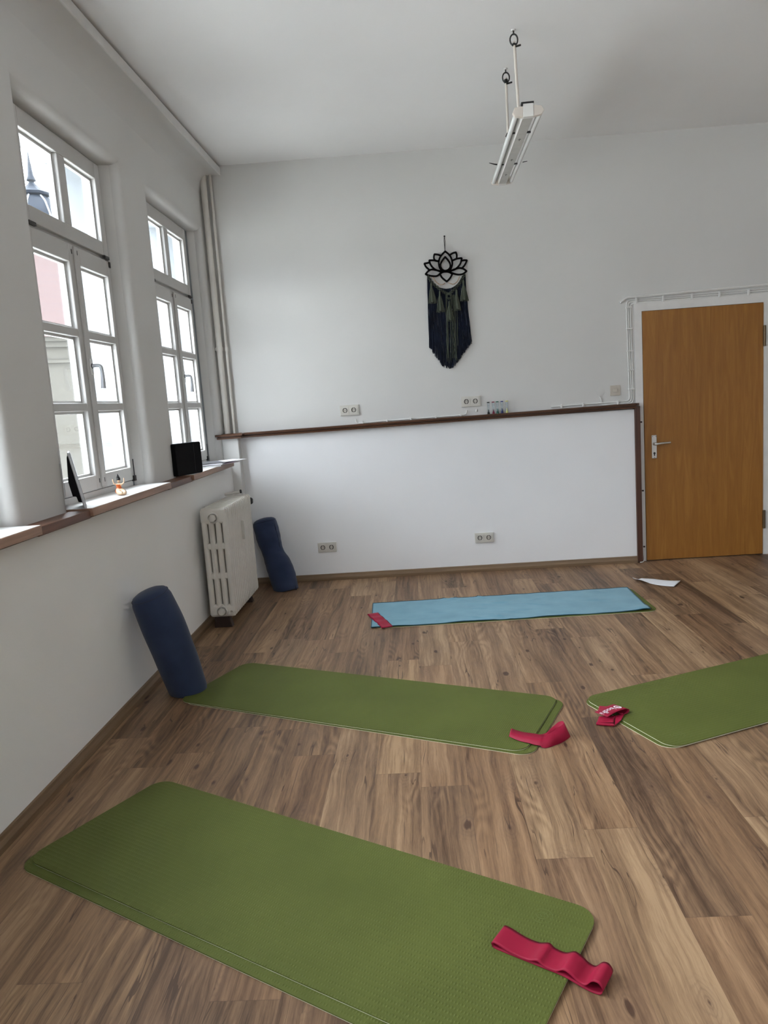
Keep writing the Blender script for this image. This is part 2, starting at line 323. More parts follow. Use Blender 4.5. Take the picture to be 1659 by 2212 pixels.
# ------------------------------------------------------------------ mesh helpers
class MB:
    def __init__(s): s.bm = bmesh.new()
    def quad(s, *pts):
        return s.bm.faces.new([s.bm.verts.new(p) for p in pts])
    def box(s, x0, x1, y0, y1, z0, z1, mtx=None):
        v = [Vector((x, y, z)) for x in (x0, x1) for y in (y0, y1) for z in (z0, z1)]
        if mtx is not None: v = [mtx @ p for p in v]
        v = [s.bm.verts.new(p) for p in v]
        for f in ((0, 1, 3, 2), (4, 6, 7, 5), (0, 4, 5, 1), (2, 3, 7, 6), (0, 2, 6, 4), (1, 5, 7, 3)):
            s.bm.faces.new([v[i] for i in f])
        return s
    def tube(s, pts, r, n=10, closed=False, cap=True):
        pts = [Vector(p) for p in pts]; rs = r if isinstance(r, (list, tuple)) else [r] * len(pts)
        m = len(pts); rings = []; prev = None
        for i, p in enumerate(pts):
            a = pts[(i - 1) % m] if (closed or i > 0) else p; b = pts[(i + 1) % m] if (closed or i < m - 1) else p
            d = (b - a)
            if d.length < 1e-9: d = Vector((0, 0, 1))
            d.normalize()
            if prev is None:
                q = Vector((0, 0, 1)) if abs(d.z) < 0.9 else Vector((1, 0, 0)); u = d.cross(q).normalized()
            else:
                u = (prev - d * prev.dot(d)); u = u.normalized() if u.length > 1e-6 else d.orthogonal().normalized()
            prev = u; v = d.cross(u)
            rings.append([s.bm.verts.new(p + (u * math.cos(2 * PI * k / n) + v * math.sin(2 * PI * k / n)) * rs[i]) for k in range(n)])
        for i in range(m if closed else m - 1):
            A, B = rings[i], rings[(i + 1) % m]
            for k in range(n): s.bm.faces.new((A[k], A[(k + 1) % n], B[(k + 1) % n], B[k]))
        if cap and not closed:
            s.bm.faces.new(rings[0][::-1]); s.bm.faces.new(rings[-1])
        return s
    def cyl(s, a, b, r, n=20, r2=None): return s.tube([a, b], [r, r if r2 is None else r2], n)
    def lathe(s, prof, o=(0, 0, 0), axis=(0, 0, 1), n=32, sx=1.0, sy=1.0):
        ax = Vector(axis).normalized(); u = ax.orthogonal().normalized(); v = ax.cross(u); o = Vector(o); rings = []
        for r, h in prof:
            if r < 1e-6: rings.append([s.bm.verts.new(o + ax * h)])
            else: rings.append([s.bm.verts.new(o + ax * h + (u * math.cos(2 * PI * k / n) * sx + v * math.sin(2 * PI * k / n) * sy) * r) for k in range(n)])
        for A, B in zip(rings, rings[1:]):
            for k in range(n):
                k2 = (k + 1) % n
                if len(A) == 1 and len(B) == 1: continue
                if len(A) == 1: s.bm.faces.new((A[0], B[k], B[k2]))
                elif len(B) == 1: s.bm.faces.new((A[k2], A[k], B[0]))
                else: s.bm.faces.new((A[k], A[k2], B[k2], B[k]))
        return s
    def sphere(s, c, r, n=14, scale=(1, 1, 1)):
        m = Matrix.Translation(c) @ Matrix.Diagonal((*scale, 1))
        bmesh.ops.create_uvsphere(s.bm, u_segments=n, v_segments=max(6, n // 2), radius=r, matrix=m); return s
    def prism(s, poly, h0, h1, to):
        """extrude a polygon [(a, b)] between heights; to(a, b, h) gives the point"""
        A = [s.bm.verts.new(to(a, b, h0)) for a, b in poly]; B = [s.bm.verts.new(to(a, b, h1)) for a, b in poly]
        n = len(poly); s.bm.faces.new(A[::-1]); s.bm.faces.new(B)
        for i in range(n): s.bm.faces.new((A[i], A[(i + 1) % n], B[(i + 1) % n], B[i]))
        return s
    def build(s, name, mat, parent=None, smooth=False, bevel=0.0, seg=2, loc=None, mtx=None, angle=40):
        bmesh.ops.recalc_face_normals(s.bm, faces=s.bm.faces[:])
        me = bpy.data.meshes.new(name); s.bm.to_mesh(me); s.bm.free()
        o = bpy.data.objects.new(name, me); COL.objects.link(o)
        for m in (mat if isinstance(mat, (list, tuple)) else [mat]): me.materials.append(m)
        if parent is not None: o.parent = parent
        if loc is not None: o.location = loc
        if mtx is not None: o.matrix_local = mtx
        if smooth:
            for p in me.polygons: p.use_smooth = True
            try: me.set_sharp_from_angle(angle=math.radians(angle))
            except Exception: pass
        if bevel:
            b = o.modifiers.new('bevel', 'BEVEL'); b.width = bevel; b.segments = seg; b.limit_method = 'ANGLE'; b.angle_limit = math.radians(35)
        return o
def tag(o, label=None, cat=None, group=None, kind=None):
    if label: o['label'] = label
    if cat: o['category'] = cat
    if group: o['group'] = group
    if kind: o['kind'] = kind
    return o
def empty(name, loc=(0, 0, 0), rz=0.0, mtx=None):
    o = bpy.data.objects.new(name, None); COL.objects.link(o); o.empty_display_size = 0.05
    if mtx is not None: o.matrix_world = mtx
    else: o.location = loc; o.rotation_euler = (0, 0, rz)
    return o
def structure(o): o['kind'] = 'structure'; return o
def copy_tree(o, parent=None):
    c = o.copy(); COL.objects.link(c)
    if parent is not None: c.parent = parent
    for ch in list(o.children): copy_tree(ch, c)
    return c
def bez(pts, n=10):
    """smooth curve through the points (Catmull-Rom)"""
    P = [Vector(p) for p in pts]; out = []
    for i in range(len(P) - 1):
        a = P[max(0, i - 1)]; b = P[i]; c = P[i + 1]; d = P[min(len(P) - 1, i + 2)]
        for k in range(n):
            t = k / n
            out.append(0.5 * ((2 * b) + (c - a) * t + (2 * a - 5 * b + 4 * c - d) * t * t + (3 * b - a - 3 * c + d) * t ** 3))
    out.append(P[-1]); return out

def rrect(L, Wd, r, n=8):
    out = []
    for cx_, cy_, a0 in ((L / 2 - r, Wd / 2 - r, 0), (-L / 2 + r, Wd / 2 - r, 90), (-L / 2 + r, -Wd / 2 + r, 180), (L / 2 - r, -Wd / 2 + r, 270)):
        for k in range(n + 1):
            a = math.radians(a0 + 90 * k / n); out.append((cx_ + r * math.cos(a), cy_ + r * math.sin(a)))
    return out

# ------------------------------------------------------------------ room shell
XR, YB = 7.4, -8.9                 # right wall and rear wall
XU = -0.06                         # upper left wall stands back from the dado below it
XO = -0.43                         # outer face
ZC0, ZC1 = 3.325, 3.276            # the ceiling falls a little to the right
ZS = 1.046
structure(MB().box(-0.43, XR + .2, YB - .2, 0.2, -0.12, 0.0).build('floor', M['floor']))
m = MB()
zc = lambda x: ZC0 + (ZC1 - ZC0) * x / XR
m.prism([(-0.43, zc(-0.43)), (XR + .2, zc(XR + .2)), (XR + .2, 3.7), (-0.43, 3.7)], YB - .2, 0.2, lambda a, b, h: (a, h, b))
structure(m.build('ceiling', M['ceiling']))
m = MB(); m.box(-0.43, XR + .2, 0.0, 0.2, 0.0, 3.4); structure(m.build('wall_back', M['wall']))
m = MB(); m.box(XR, XR + .2, YB, 0.0, 0.0, 3.4); structure(m.build('wall_right', M['wall']))
REAR_C = [3.6, 5.3]           # windows in the rear wall
m = MB(); _e = [-0.43] + [v for c in REAR_C for v in (c - .455, c + .455)] + [XR]
for a, b in zip(_e[0::2], _e[1::2]): m.box(a, b, YB - .37, YB, 0.0, 3.4)
for c in REAR_C: m.box(c - .455, c + .455, YB - .37, YB, 0.0, 1.085); m.box(c - .455, c + .455, YB - .37, YB, 2.835, 3.4)
structure(m.build('wall_rear', M['wall']))
# wainscot of the back wall
PF = -0.042
m = MB(); m.box(0.07, 3.232, PF, 0.0, 0.0, 1.236); structure(m.build('trim_1', M['panel']))

# left wall with rounded window reveals
YS = (-0.60 + 0.0, 0)
def opening(c):        # nominal opening at the wall face: y0, y1, z0, z1
    if abs(c - WIN_C[0]) < .01: return (-1.306, -0.15, ZS, 2.824)
    return (c - 0.545, c + 0.53, ZS, 2.824)
m = MB()
R = 0.05
prof = []                                     # x, side offset, top offset, bottom offset
for k in range(7):
    a = k / 6 * PI / 2
    prof.append((XU - R + R * math.cos(a), R - R * math.sin(a), R - R * math.sin(a), -0.05))
prof += [(-0.150, -0.034, -0.006, -0.05), (-0.158, -0.036, -0.008, -0.05)]
holes = []
for c in WIN_C:
    y0, y1, z0, z1 = opening(c)
    holes.append((y0 - R, y1 + R, z0 - 0.05, z1 + R))
    rings = []
    for x, s_, t_, b_ in prof:
        rings.append([m.bm.verts.new(p) for p in ((x, y0 - s_, z0 + b_), (x, y1 + s_, z0 + b_), (x, y1 + s_, z1 + t_), (x, y0 - s_, z1 + t_))])
    xy0, xy1, xz0, xz1 = c - 0.455, c + 0.455, 1.085, 2.835
    for x in (-0.158, -0.235, XO):
        rings.append([m.bm.verts.new(p) for p in ((x, xy0, xz0), (x, xy1, xz0), (x, xy1, xz1), (x, xy0, xz1))])
    for A, B in zip(rings, rings[1:]):
        for k in range(4): m.bm.faces.new((A[k], A[(k + 1) % 4], B[(k + 1) % 4], B[k]))
def face_with_holes(m, x, hs, ylo, yhi, zlo, zhi):
    ys = sorted({ylo, yhi, *[h[0] for h in hs], *[h[1] for h in hs]}); zs = sorted({zlo, zhi, *[h[2] for h in hs], *[h[3] for h in hs]})
    for a, b in zip(ys, ys[1:]):
        for c, d in zip(zs, zs[1:]):
            my, mz = (a + b) / 2, (c + d) / 2
            if any(h[0] < my < h[1] and h[2] < mz < h[3] for h in hs): continue
            m.quad((x, a, c), (x, b, c), (x, b, d), (x, a, d))
face_with_holes(m, XU, holes, YB, 0.0, ZS - 0.05, 3.4)
face_with_holes(m, XO, [(c - .455, c + .455, 1.085, 2.835) for c in WIN_C], YB, 0.0, ZS - 0.05, 3.4)
m.quad((XU, YB, 3.4), (XO, YB, 3.4), (XO, 0, 3.4), (XU, 0, 3.4))
m.quad((XU, 0, ZS - .05), (XO, 0, ZS - .05), (XO, 0, 3.4), (XU, 0, 3.4))
m.quad((XU, YB, ZS - .05), (XO, YB, ZS - .05), (XO, YB, 3.4), (XU, YB, 3.4))
wl = m.build('wall_left', [M['wall'], M['outdimmed']], smooth=True, angle=30)
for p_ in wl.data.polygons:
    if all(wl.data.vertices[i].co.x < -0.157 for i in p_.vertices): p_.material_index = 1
wl_low = MB().box(XO, 0.0, YB, 0.0, 0.0, ZS - 0.051).build('wall_left_dado', M['dado'])
structure(wl); structure(wl_low); wl_low.name = 'trim_2'

# cornice board along the left wall
m = MB()
rg = []
for yb_, xf in ((0.0, 0.105), (-2.3, 0.068), (-9.0, 0.045)):
    pts_ = [(XU, 3.115), (XU + .004, 3.15), (XU + .016, 3.19), (XU + .036, 3.222), (XU + .062, 3.246), (XU + .095, 3.257), (xf - .010, 3.2575), (xf - .010, 3.309), (XU, 3.309)]
    rg.append([m.bm.verts.new((a_, yb_, b_)) for a_, b_ in pts_])
for A, B in zip(rg, rg[1:]):
    for j in range(9): m.bm.faces.new((A[j], A[(j + 1) % 9], B[(j + 1) % 9], B[j]))
m.bm.faces.new(rg[0]); m.bm.faces.new(rg[-1][::-1])
structure(m.build('trim_3', M['wall'], smooth=True, angle=35))
m = MB(); m.prism([(0.105, 0.0), (0.068, -2.3), (0.045, -8.9), (0.035, -8.9), (0.058, -2.3), (0.095, 0.0)], 3.254, 3.311, lambda a, b, h: (a, b, h))
structure(m.build('trim_9', M['white'], bevel=0.002))
# box round the pipe foot, corner
structure(MB().box(XU, 0.072, -0.125, 0.0, 0.0, 1.236).build('trim_4', M['wall'], bevel=0.006))

# ------------------------------------------------------------------ rails, skirting
def rail_profile(m, pts, z_of):
    """moulded rail swept along plan points on its wall-side edge; overhang to the room side"""
    prof = [(-0.004, -0.001), (0.034, -0.001), (0.036, 0.012), (0.028, 0.014), (0.028, 0.019), (0.044, 0.021), (0.046, 0.034), (0.040, 0.038), (-0.004, 0.038)]
    P = [Vector((x, y, 0)) for x, y in pts]; rings = []
    for i, p in enumerate(P):
        d0 = (p - P[i - 1]).normalized() if i else None; d1 = (P[i + 1] - p).normalized() if i < len(P) - 1 else None
        n0 = Vector((d0.y, -d0.x, 0)) if d0 is not None else None; n1 = Vector((d1.y, -d1.x, 0)) if d1 is not None else None
        if n0 is None: nn = n1
        elif n1 is None: nn = n0
        else: nn = (n0 + n1); nn = nn / (nn.length_squared / 2)
        rings.append([m.bm.verts.new(p + nn * o + Vector((0, 0, z_of(p.x) + h))) for o, h in prof])
    k = len(prof)
    for A, B in zip(rings, rings[1:]):
        for j in range(k): m.bm.faces.new((A[j], A[(j + 1) % k], B[(j + 1) % k], B[j]))
    m.bm.faces.new(rings[0]); m.bm.faces.new(rings[-1][::-1])
ZRAIL = lambda x: 1.2215 + 0.0235 * x / 3.2
m = MB(); rail_profile(m, [(-0.055, -0.095), (-0.055, -0.125), (0.072, -0.125), (0.072, PF), (3.232, PF)], ZRAIL)
structure(m.build('trim_5', M['rail']))
m = MB(); m.box(-0.06, 3.235, PF - 0.01, -0.0005, 1.236, 1.237); m.box(-0.058, 0.078, -0.128, 0, 1.236, 1.262); m.prism([(0.07, 1.256), (3.262, 1.2815), (3.262, 1.262), (0.07, 1.236)], PF - 0.004, -0.0005, lambda a, b, h: (a, h, b))
structure(m.build('trim_6', M['rail']))
structure(MB().box(3.222, 3.264, PF - 0.022, -0.0005, 0.008, 1.258).build('trim_7', M['railv'], bevel=0.004))
# skirting
m = MB(); m.prism([(0, 0), (-0.018, 0), (-0.018, 0.022), (-0.012, 0.040), (-0.010, 0.052), (0, 0.054)], 0.072, 3.222, lambda a, b, h: (h, PF + a, b))
structure(m.build('baseboard_back', M['base_x']))
m = MB(); m.prism([(0, 0), (0.018, 0), (0.018, 0.022), (0.012, 0.040), (0.010, 0.052), (0, 0.054)], YB, -0.125, lambda a, b, h: (a, h, b))
structure(m.build('baseboard_left', M['base_y']))
m = MB(); m.prism([(0, 0), (-0.018, 0), (-0.018, 0.022), (-0.010, 0.052), (0, 0.054)], YB, 0, lambda a, b, h: (XR + a, h, b))
structure(m.build('baseboard_right', M['base_y']))

# ------------------------------------------------------------------ window ledges and the ledge pieces between them
def sill_label(i): return None
for i, c in enumerate(WIN_C):
    y0, y1 = opening(c)[:2]
    y0 -= 0.015; y1 += (-0.01 if i else -0.09)
    s_ = structure(empty('window_sill', (0, (y0 + y1) / 2, ZS - 0.02)))
    s_.name = 'trim_%d' % (10 + i)
    o = MB().box(-0.150, 0.049, y0 - s_.location.y, y1 - s_.location.y, -0.016, 0.0195).build('sill_edge', M['ledge2'], s_, bevel=0.002)
    o = MB().box(-0.150, 0.046, y0 + .002 - s_.location.y, y1 - .002 - s_.location.y, 0.0175, 0.0212).build('sill_top', M['white'], s_)
for i in range(len(WIN_C) - 1):
    a = opening(WIN_C[i + 1])[1] - 0.01; b = opening(WIN_C[i])[0] - 0.015
    structure(MB().box(XU + .0005, 0.036, a, b, ZS - 0.044, ZS - 0.008).build('trim_%d' % (20 + i), M['ledge'], bevel=0.003))
structure(MB().box(XU + .0005, 0.036, opening(WIN_C[0])[1] - .1, -0.1255, ZS - 0.044, ZS - 0.008).build('trim_26', M['ledge'], bevel=0.003)) if False else None

# ------------------------------------------------------------------ windows
def bars_rect(m, x0, x1, y0, y1, z0, z1, wl_, wr_, wt_, wb_):
    m.box(x0, x1, y0, y0 + wl_, z0, z1); m.box(x0, x1, y1 - wr_, y1, z0, z1)
    m.box(x0, x1, y0 + wl_, y1 - wr_, z0, z0 + wb_); m.box(x0, x1, y0 + wl_, y1 - wr_, z1 - wt_, z1)
def make_window():
    """window with a double top light over two casements; local y = along the wall, origin at the wall face centre"""
    root = empty('window_2'); root['kind'] = 'structure'
    XF = -0.140
    m = MB(); bars_rect(m, -0.235, -0.160, -0.50, 0.495, 1.046, 2.835, 0.06, 0.055, 0.06, 0.05)
    m.box(-0.235, -0.160, -0.44, 0.44, 2.285, 2.335)
    m.build('frame', M['whitewood'], root, bevel=0.003)
    m = MB(); m.box(-0.165, -0.149, -0.455, 0.45, 1.046, 1.078); m.build('weather_board', M['whitewood'], root)
    def sash(name, y0, y1, z0, z1, panes, stiles):
        s_ = MB(); x0, x1 = -0.200, XF
        L, Rr, T, B = stiles
        bars_rect(s_, x0, x1, y0, y1, z0, z1, L, Rr, T, B)
        for (a, b, c, d) in panes[1]: s_.box(x0 + 0.006, x1 - 0.002, a, b, c, d)
        o = s_.build(name, M['whitewood'], root, bevel=0.004)
        # putty beads that slope to the pane
        be = MB()
        for (a, b, c, d) in panes[0]:
            for e in ((a, a + .012, c, d), (b - .012, b, c, d), (a, b, c, c + .012), (a, b, d - .012, d)):
                be.box(-0.182, -0.166, *e)
        be.build('glazing_bead', M['whitewood'], o)
        g = MB()
        for (a, b, c, d) in panes[0]: g.box(-0.1735, -0.1705, a + .004, b - .004, c + .004, d - .004)
        g.build('pane', M['glass'], o)
        return o
    up = [(-0.40, -0.045, 2.391, 2.717), (0.035, 0.394, 2.391, 2.717)]
    sash('top_light', -0.455, 0.455, 2.318, 2.802, (up, [(-0.045, 0.035, 2.391, 2.717)]), (0.055, 0.061, 0.085, 0.073))
    rows = [(1.156, 1.480), (1.520, 1.846), (1.886, 2.208)]
    lp = [(-0.405, -0.050, a, b) for a, b in rows]
    sash('casement', -0.455, 0.006, 1.082, 2.296, (lp, [(-0.405, -0.050, 1.480, 1.520), (-0.405, -0.050, 1.846, 1.886)]), (0.05, 0.056, 0.088, 0.074))
    rp = [(0.070, 0.416, a, b) for a, b in rows]
    cr = sash('casement', 0.010, 0.455, 1.082, 2.296, (rp, [(0.070, 0.416, 1.480, 1.520), (0.070, 0.416, 1.846, 1.886)]), (0.06, 0.039, 0.088, 0.074))
    # cover strip on the meeting stile
    MB().box(XF - .001, XF + 0.010, -0.004, 0.050, 1.090, 2.288).build('cover_strip', M['whitewood'], cr, bevel=0.004)
    h = MB(); h.box(XF + .009, XF + .016, 0.012, 0.040, 1.662, 1.742)
    h.build('handle_plate', M['white'], cr, bevel=0.003)
    h = MB(); h.tube(bez([(XF + .012, 0.026, 1.706), (XF + .038, 0.026, 1.707), (XF + .056, 0.027, 1.703), (XF + .062, 0.028, 1.685), (XF + .062, 0.030, 1.64), (XF + .058, 0.032, 1.592)], 6), [0.0085] * 20 + [0.0085 + 0.0004 * k for k in range(11)], 10)
    h.build('handle', M['silver'], cr, smooth=True)
    h = MB(); h.cyl((XF + .009, 0.026, 1.706), (XF + .018, 0.026, 1.706), 0.013); h.build('handle_rosette', M['darkmetal'], cr, smooth=True)
    for yy in (-0.435, 0.372):
        h = MB(); h.box(XF - .001, XF + .012, yy, yy + 0.062, 2.300, 2.316); h.cyl((XF + .008, yy, 2.308), (XF + .008, yy + 0.05, 2.306), 0.008, 10); h.build('latch', M['darkmetal'], root)
    h = MB(); h.box(XF - .004, XF + .006, 0.440, 0.456, 2.262, 2.292); h.build('hinge', M['darkmetal'], root)
    h = MB(); h.box(XF - .006, XF + .010, 0.432, 0.462, 1.075, 1.106); h.cyl((XF + .004, .452, 1.1), (XF + .004, .452, 1.20), 0.003, 8); h.build('corner_hinge', M['black'], root)
    for yy in (0.024, -0.020):
        for zz in (2.25, 1.115):
            h = MB(); h.box(XF + .0005, XF + .0115 if yy > 0 else XF + .003, yy - .002, yy + .002, zz, zz + .022); h.build('dowel', M['darkmetal'], cr)
    return root
wroot = make_window(); wroot.location = (0, WIN_C[1], 0)
for i, c in enumerate(WIN_C):
    if i == 1: continue
    o = copy_tree(wroot); o.location = (0, c, 0); o.name = 'window_%d' % (i + 1 if i else 1)

for i, c in enumerate(REAR_C):
    o = copy_tree(wroot); o.location = (c, YB + 0.06, 0); o.rotation_euler = (0, 0, PI / 2); o.name = 'window_%d' % (i + 7)

# ------------------------------------------------------------------ door
droot = structure(empty('door_1', (3.30755, 0, 0)))
DW, DH = 0.924, 1.985
MB().box(0.0, DW, -0.016, -0.001, 0.006, DH).build('leaf', M['door'], droot, bevel=0.0015)
m = MB(); m.box(-0.062, -0.003, -0.010, 0, 0, DH + .075); m.box(DW + .003, DW + .07, -0.010, 0, 0, DH + .075); m.box(-0.003, DW + .003, -0.010, 0, DH + .003, DH + .075)
m.build('frame', M['white'], droot)
MB().box(-0.003, DW + .003, -0.0025, -0.0005, 0.0, DH + .003).build('rebate_gap', M['black'], droot)
hp = MB().box(0.053, 0.092, -0.024, -0.016, 0.835, 1.020).build('handle_plate', M['steel'], droot, bevel=0.003)
m = MB(); m.tube(bez([(0.070, -0.022, 0.952), (0.070, -0.060, 0.952), (0.082, -0.072, 0.952), (0.12, -0.073, 0.955), (0.185, -0.070, 0.957)], 6), [0.0105] * 13 + [0.009] * 6 + [0.008] * 6, 12)
m.build('lever', M['steel'], hp, smooth=True)
m = MB(); m.cyl((0.073, -0.0245, 0.876), (0.073, -0.024, 0.876), 0.009); m.box(0.069, 0.077, -0.0248, -0.024, 0.855, 0.876); m.build('keyhole', M['black'], hp)
for zz, xx in ((1.010, .060), (1.010, .086), (0.843, .073)):
    m = MB(); m.cyl((xx, -0.0252, zz), (xx, -0.024, zz), 0.003, 10); m.build('screw', M['darkmetal'], hp)
for z0, z1 in ((1.655, 1.812), (0.215, 0.362)):
    m = MB(); m.cyl((DW + .008, -0.020, z0), (DW + .008, -0.020, z1), 0.0095, 12); m.box(DW - .004, DW + .016, -0.018, -0.011, z0 + .004, z1 - .004)
    m.build('hinge', M['bronze'], droot, smooth=True)

# ------------------------------------------------------------------ exterior
structure(MB().box(-70, -0.43, -40, 80, -4.3, -4.0).build('ground', M['paving']))
cx = -14.0
def ex(px, py, x=cx): return at(px, py, 'x', x)
ch = empty('church', (0, 0, -4))
def cpt(v): return Vector(v) - Vector((0, 0, -4))
pr = ex(149, 800); pl = ex(100, 800)
yr = pr.y                                                   # right-hand corner of the church wall
zt = ex(112, 742).z
wall_n = Vector((0.55, -0.835, 0))                           # facade turned to the school yard
fd = Vector((0.835, 0.55, 0))                                # along the facade towards the corner
corner = Vector((pr.x, pr.y, 0)); far = corner - fd * 9.0; corner = corner + fd * 4.0
bk = -wall_n * 8.0
m = MB()
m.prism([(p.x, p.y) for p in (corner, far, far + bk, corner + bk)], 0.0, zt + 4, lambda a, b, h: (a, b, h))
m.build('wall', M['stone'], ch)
m = MB()
for (o0, z0, z1) in ((0.10, zt - 0.75, zt - 0.62), (0.14, zt - 0.05, zt + 0.20), (0.26, zt + 0.20, zt + 0.38)):
    q = [corner + (fd + wall_n) * o0, far + (wall_n - fd) * o0, far + bk, corner + bk + fd * o0]
    m.prism([(p.x, p.y) for p in q], z0 + 4, z1 + 4, lambda a, b, h: (a, b, h))
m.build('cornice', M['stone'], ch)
e = [corner + (fd + wall_n) * 0.35, far + (wall_n - fd) * 0.35, far + bk - fd * .35, corner + bk + fd * .35]
zr0 = zt + 0.38 + 4; ridge = [corner - fd * 2.6 + bk * 0.5, far + bk * 0.5]; zr1 = zr0 + 4.6
m = MB(); E = [Vector((p.x, p.y, zr0)) for p in e]; Rg = [Vector((p.x, p.y, zr1)) for p in ridge]
m.quad(E[0], E[1], Rg[1], Rg[0]); m.quad(E[2], E[3], Rg[0], Rg[1]); m.bm.faces.new([m.bm.verts.new(p) for p in (E[3], E[0], Rg[0])]); m.bm.faces.new([m.bm.verts.new(p) for p in (E[1], E[2], Rg[1])])
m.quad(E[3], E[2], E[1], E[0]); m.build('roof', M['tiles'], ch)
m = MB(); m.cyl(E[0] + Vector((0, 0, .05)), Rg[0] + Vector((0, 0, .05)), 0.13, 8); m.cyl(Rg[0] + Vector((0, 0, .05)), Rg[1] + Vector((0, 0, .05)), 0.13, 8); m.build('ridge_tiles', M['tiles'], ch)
tag(ch, 'sandstone church with red tiled roof and slate onion dome outside the nearer window', 'church')
# tower lantern with onion dome
tx = -17.0
tip = ex(64, 330, tx); sb = ex(70.5, 392, tx); neck = ex(73, 408, tx); fl = ex(79, 424, tx); dome = ex(86, 470, tx)
axis_y = ex(74, 440, tx).y
hw = (ex(96, 424, tx).y - ex(62, 422, tx).y) / 2
tw = Vector((tx, axis_y, 0))
m = MB(); zz = lambda v: v.z + 4
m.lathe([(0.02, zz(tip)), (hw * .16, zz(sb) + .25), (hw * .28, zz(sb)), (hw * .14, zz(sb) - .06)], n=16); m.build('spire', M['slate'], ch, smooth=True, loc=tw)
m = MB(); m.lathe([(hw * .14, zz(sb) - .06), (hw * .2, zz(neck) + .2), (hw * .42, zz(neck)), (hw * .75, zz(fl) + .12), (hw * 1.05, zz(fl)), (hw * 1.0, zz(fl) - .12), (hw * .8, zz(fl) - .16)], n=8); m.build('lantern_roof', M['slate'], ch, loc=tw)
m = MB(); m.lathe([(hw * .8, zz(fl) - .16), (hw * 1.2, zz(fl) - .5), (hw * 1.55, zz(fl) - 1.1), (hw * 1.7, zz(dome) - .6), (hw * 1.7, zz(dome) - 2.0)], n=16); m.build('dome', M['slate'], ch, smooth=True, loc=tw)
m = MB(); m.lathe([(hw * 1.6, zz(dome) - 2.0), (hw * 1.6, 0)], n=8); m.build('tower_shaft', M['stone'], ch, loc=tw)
m = MB()
for k in range(8):
    a = 2 * PI * (k + .2) / 8
    m.tube([(math.cos(a) * r, math.sin(a) * r, z) for r, z in ((hw * .82, zz(fl) - .18), (hw * 1.22, zz(fl) - .5), (hw * 1.57, zz(fl) - 1.1), (hw * 1.72, zz(dome) - .6), (hw * 1.72, zz(dome) - 1.9))], 0.045, 6)
m.build('dome_ribs', M['outdimmed'], ch, loc=tw)

# ------------------------------------------------------------------ pipes in the corner
p = empty('heating_pipe', (-0.022, -0.062, 1.262))
MB().cyl((0, 0, 0), (0, 0, 1.996), 0.0235, 20).build('pipe', M['rad'], p, smooth=True)
m = MB(); m.cyl((0, 0, 0.655), (0, 0, 0.685), 0.028, 20); m.box(-0.038, 0.0, -0.012, -0.006, 0.66, 0.68); m.build('clamp', M['rad'], p, smooth=True)
m = MB(); m.cyl((0, 0, 1.984), (0, 0, 1.996), 0.034, 20); m.build('collar', M['rad'], p, smooth=True)
tag(p, 'thick white heating pipe in the room corner beside the window', 'pipe')
p = empty('heating_pipe', (0.026, -0.030, 1.262))
MB().cyl((0, 0, 0), (0, 0, 1.996), 0.011, 16).build('pipe', M['rad'], p, smooth=True)
m = MB(); m.cyl((0, 0, 0.655), (0, 0, 0.685), 0.015, 16); m.build('clamp', M['rad'], p, smooth=True)
tag(p, 'thin white pipe running close beside the thick corner pipe', 'pipe')

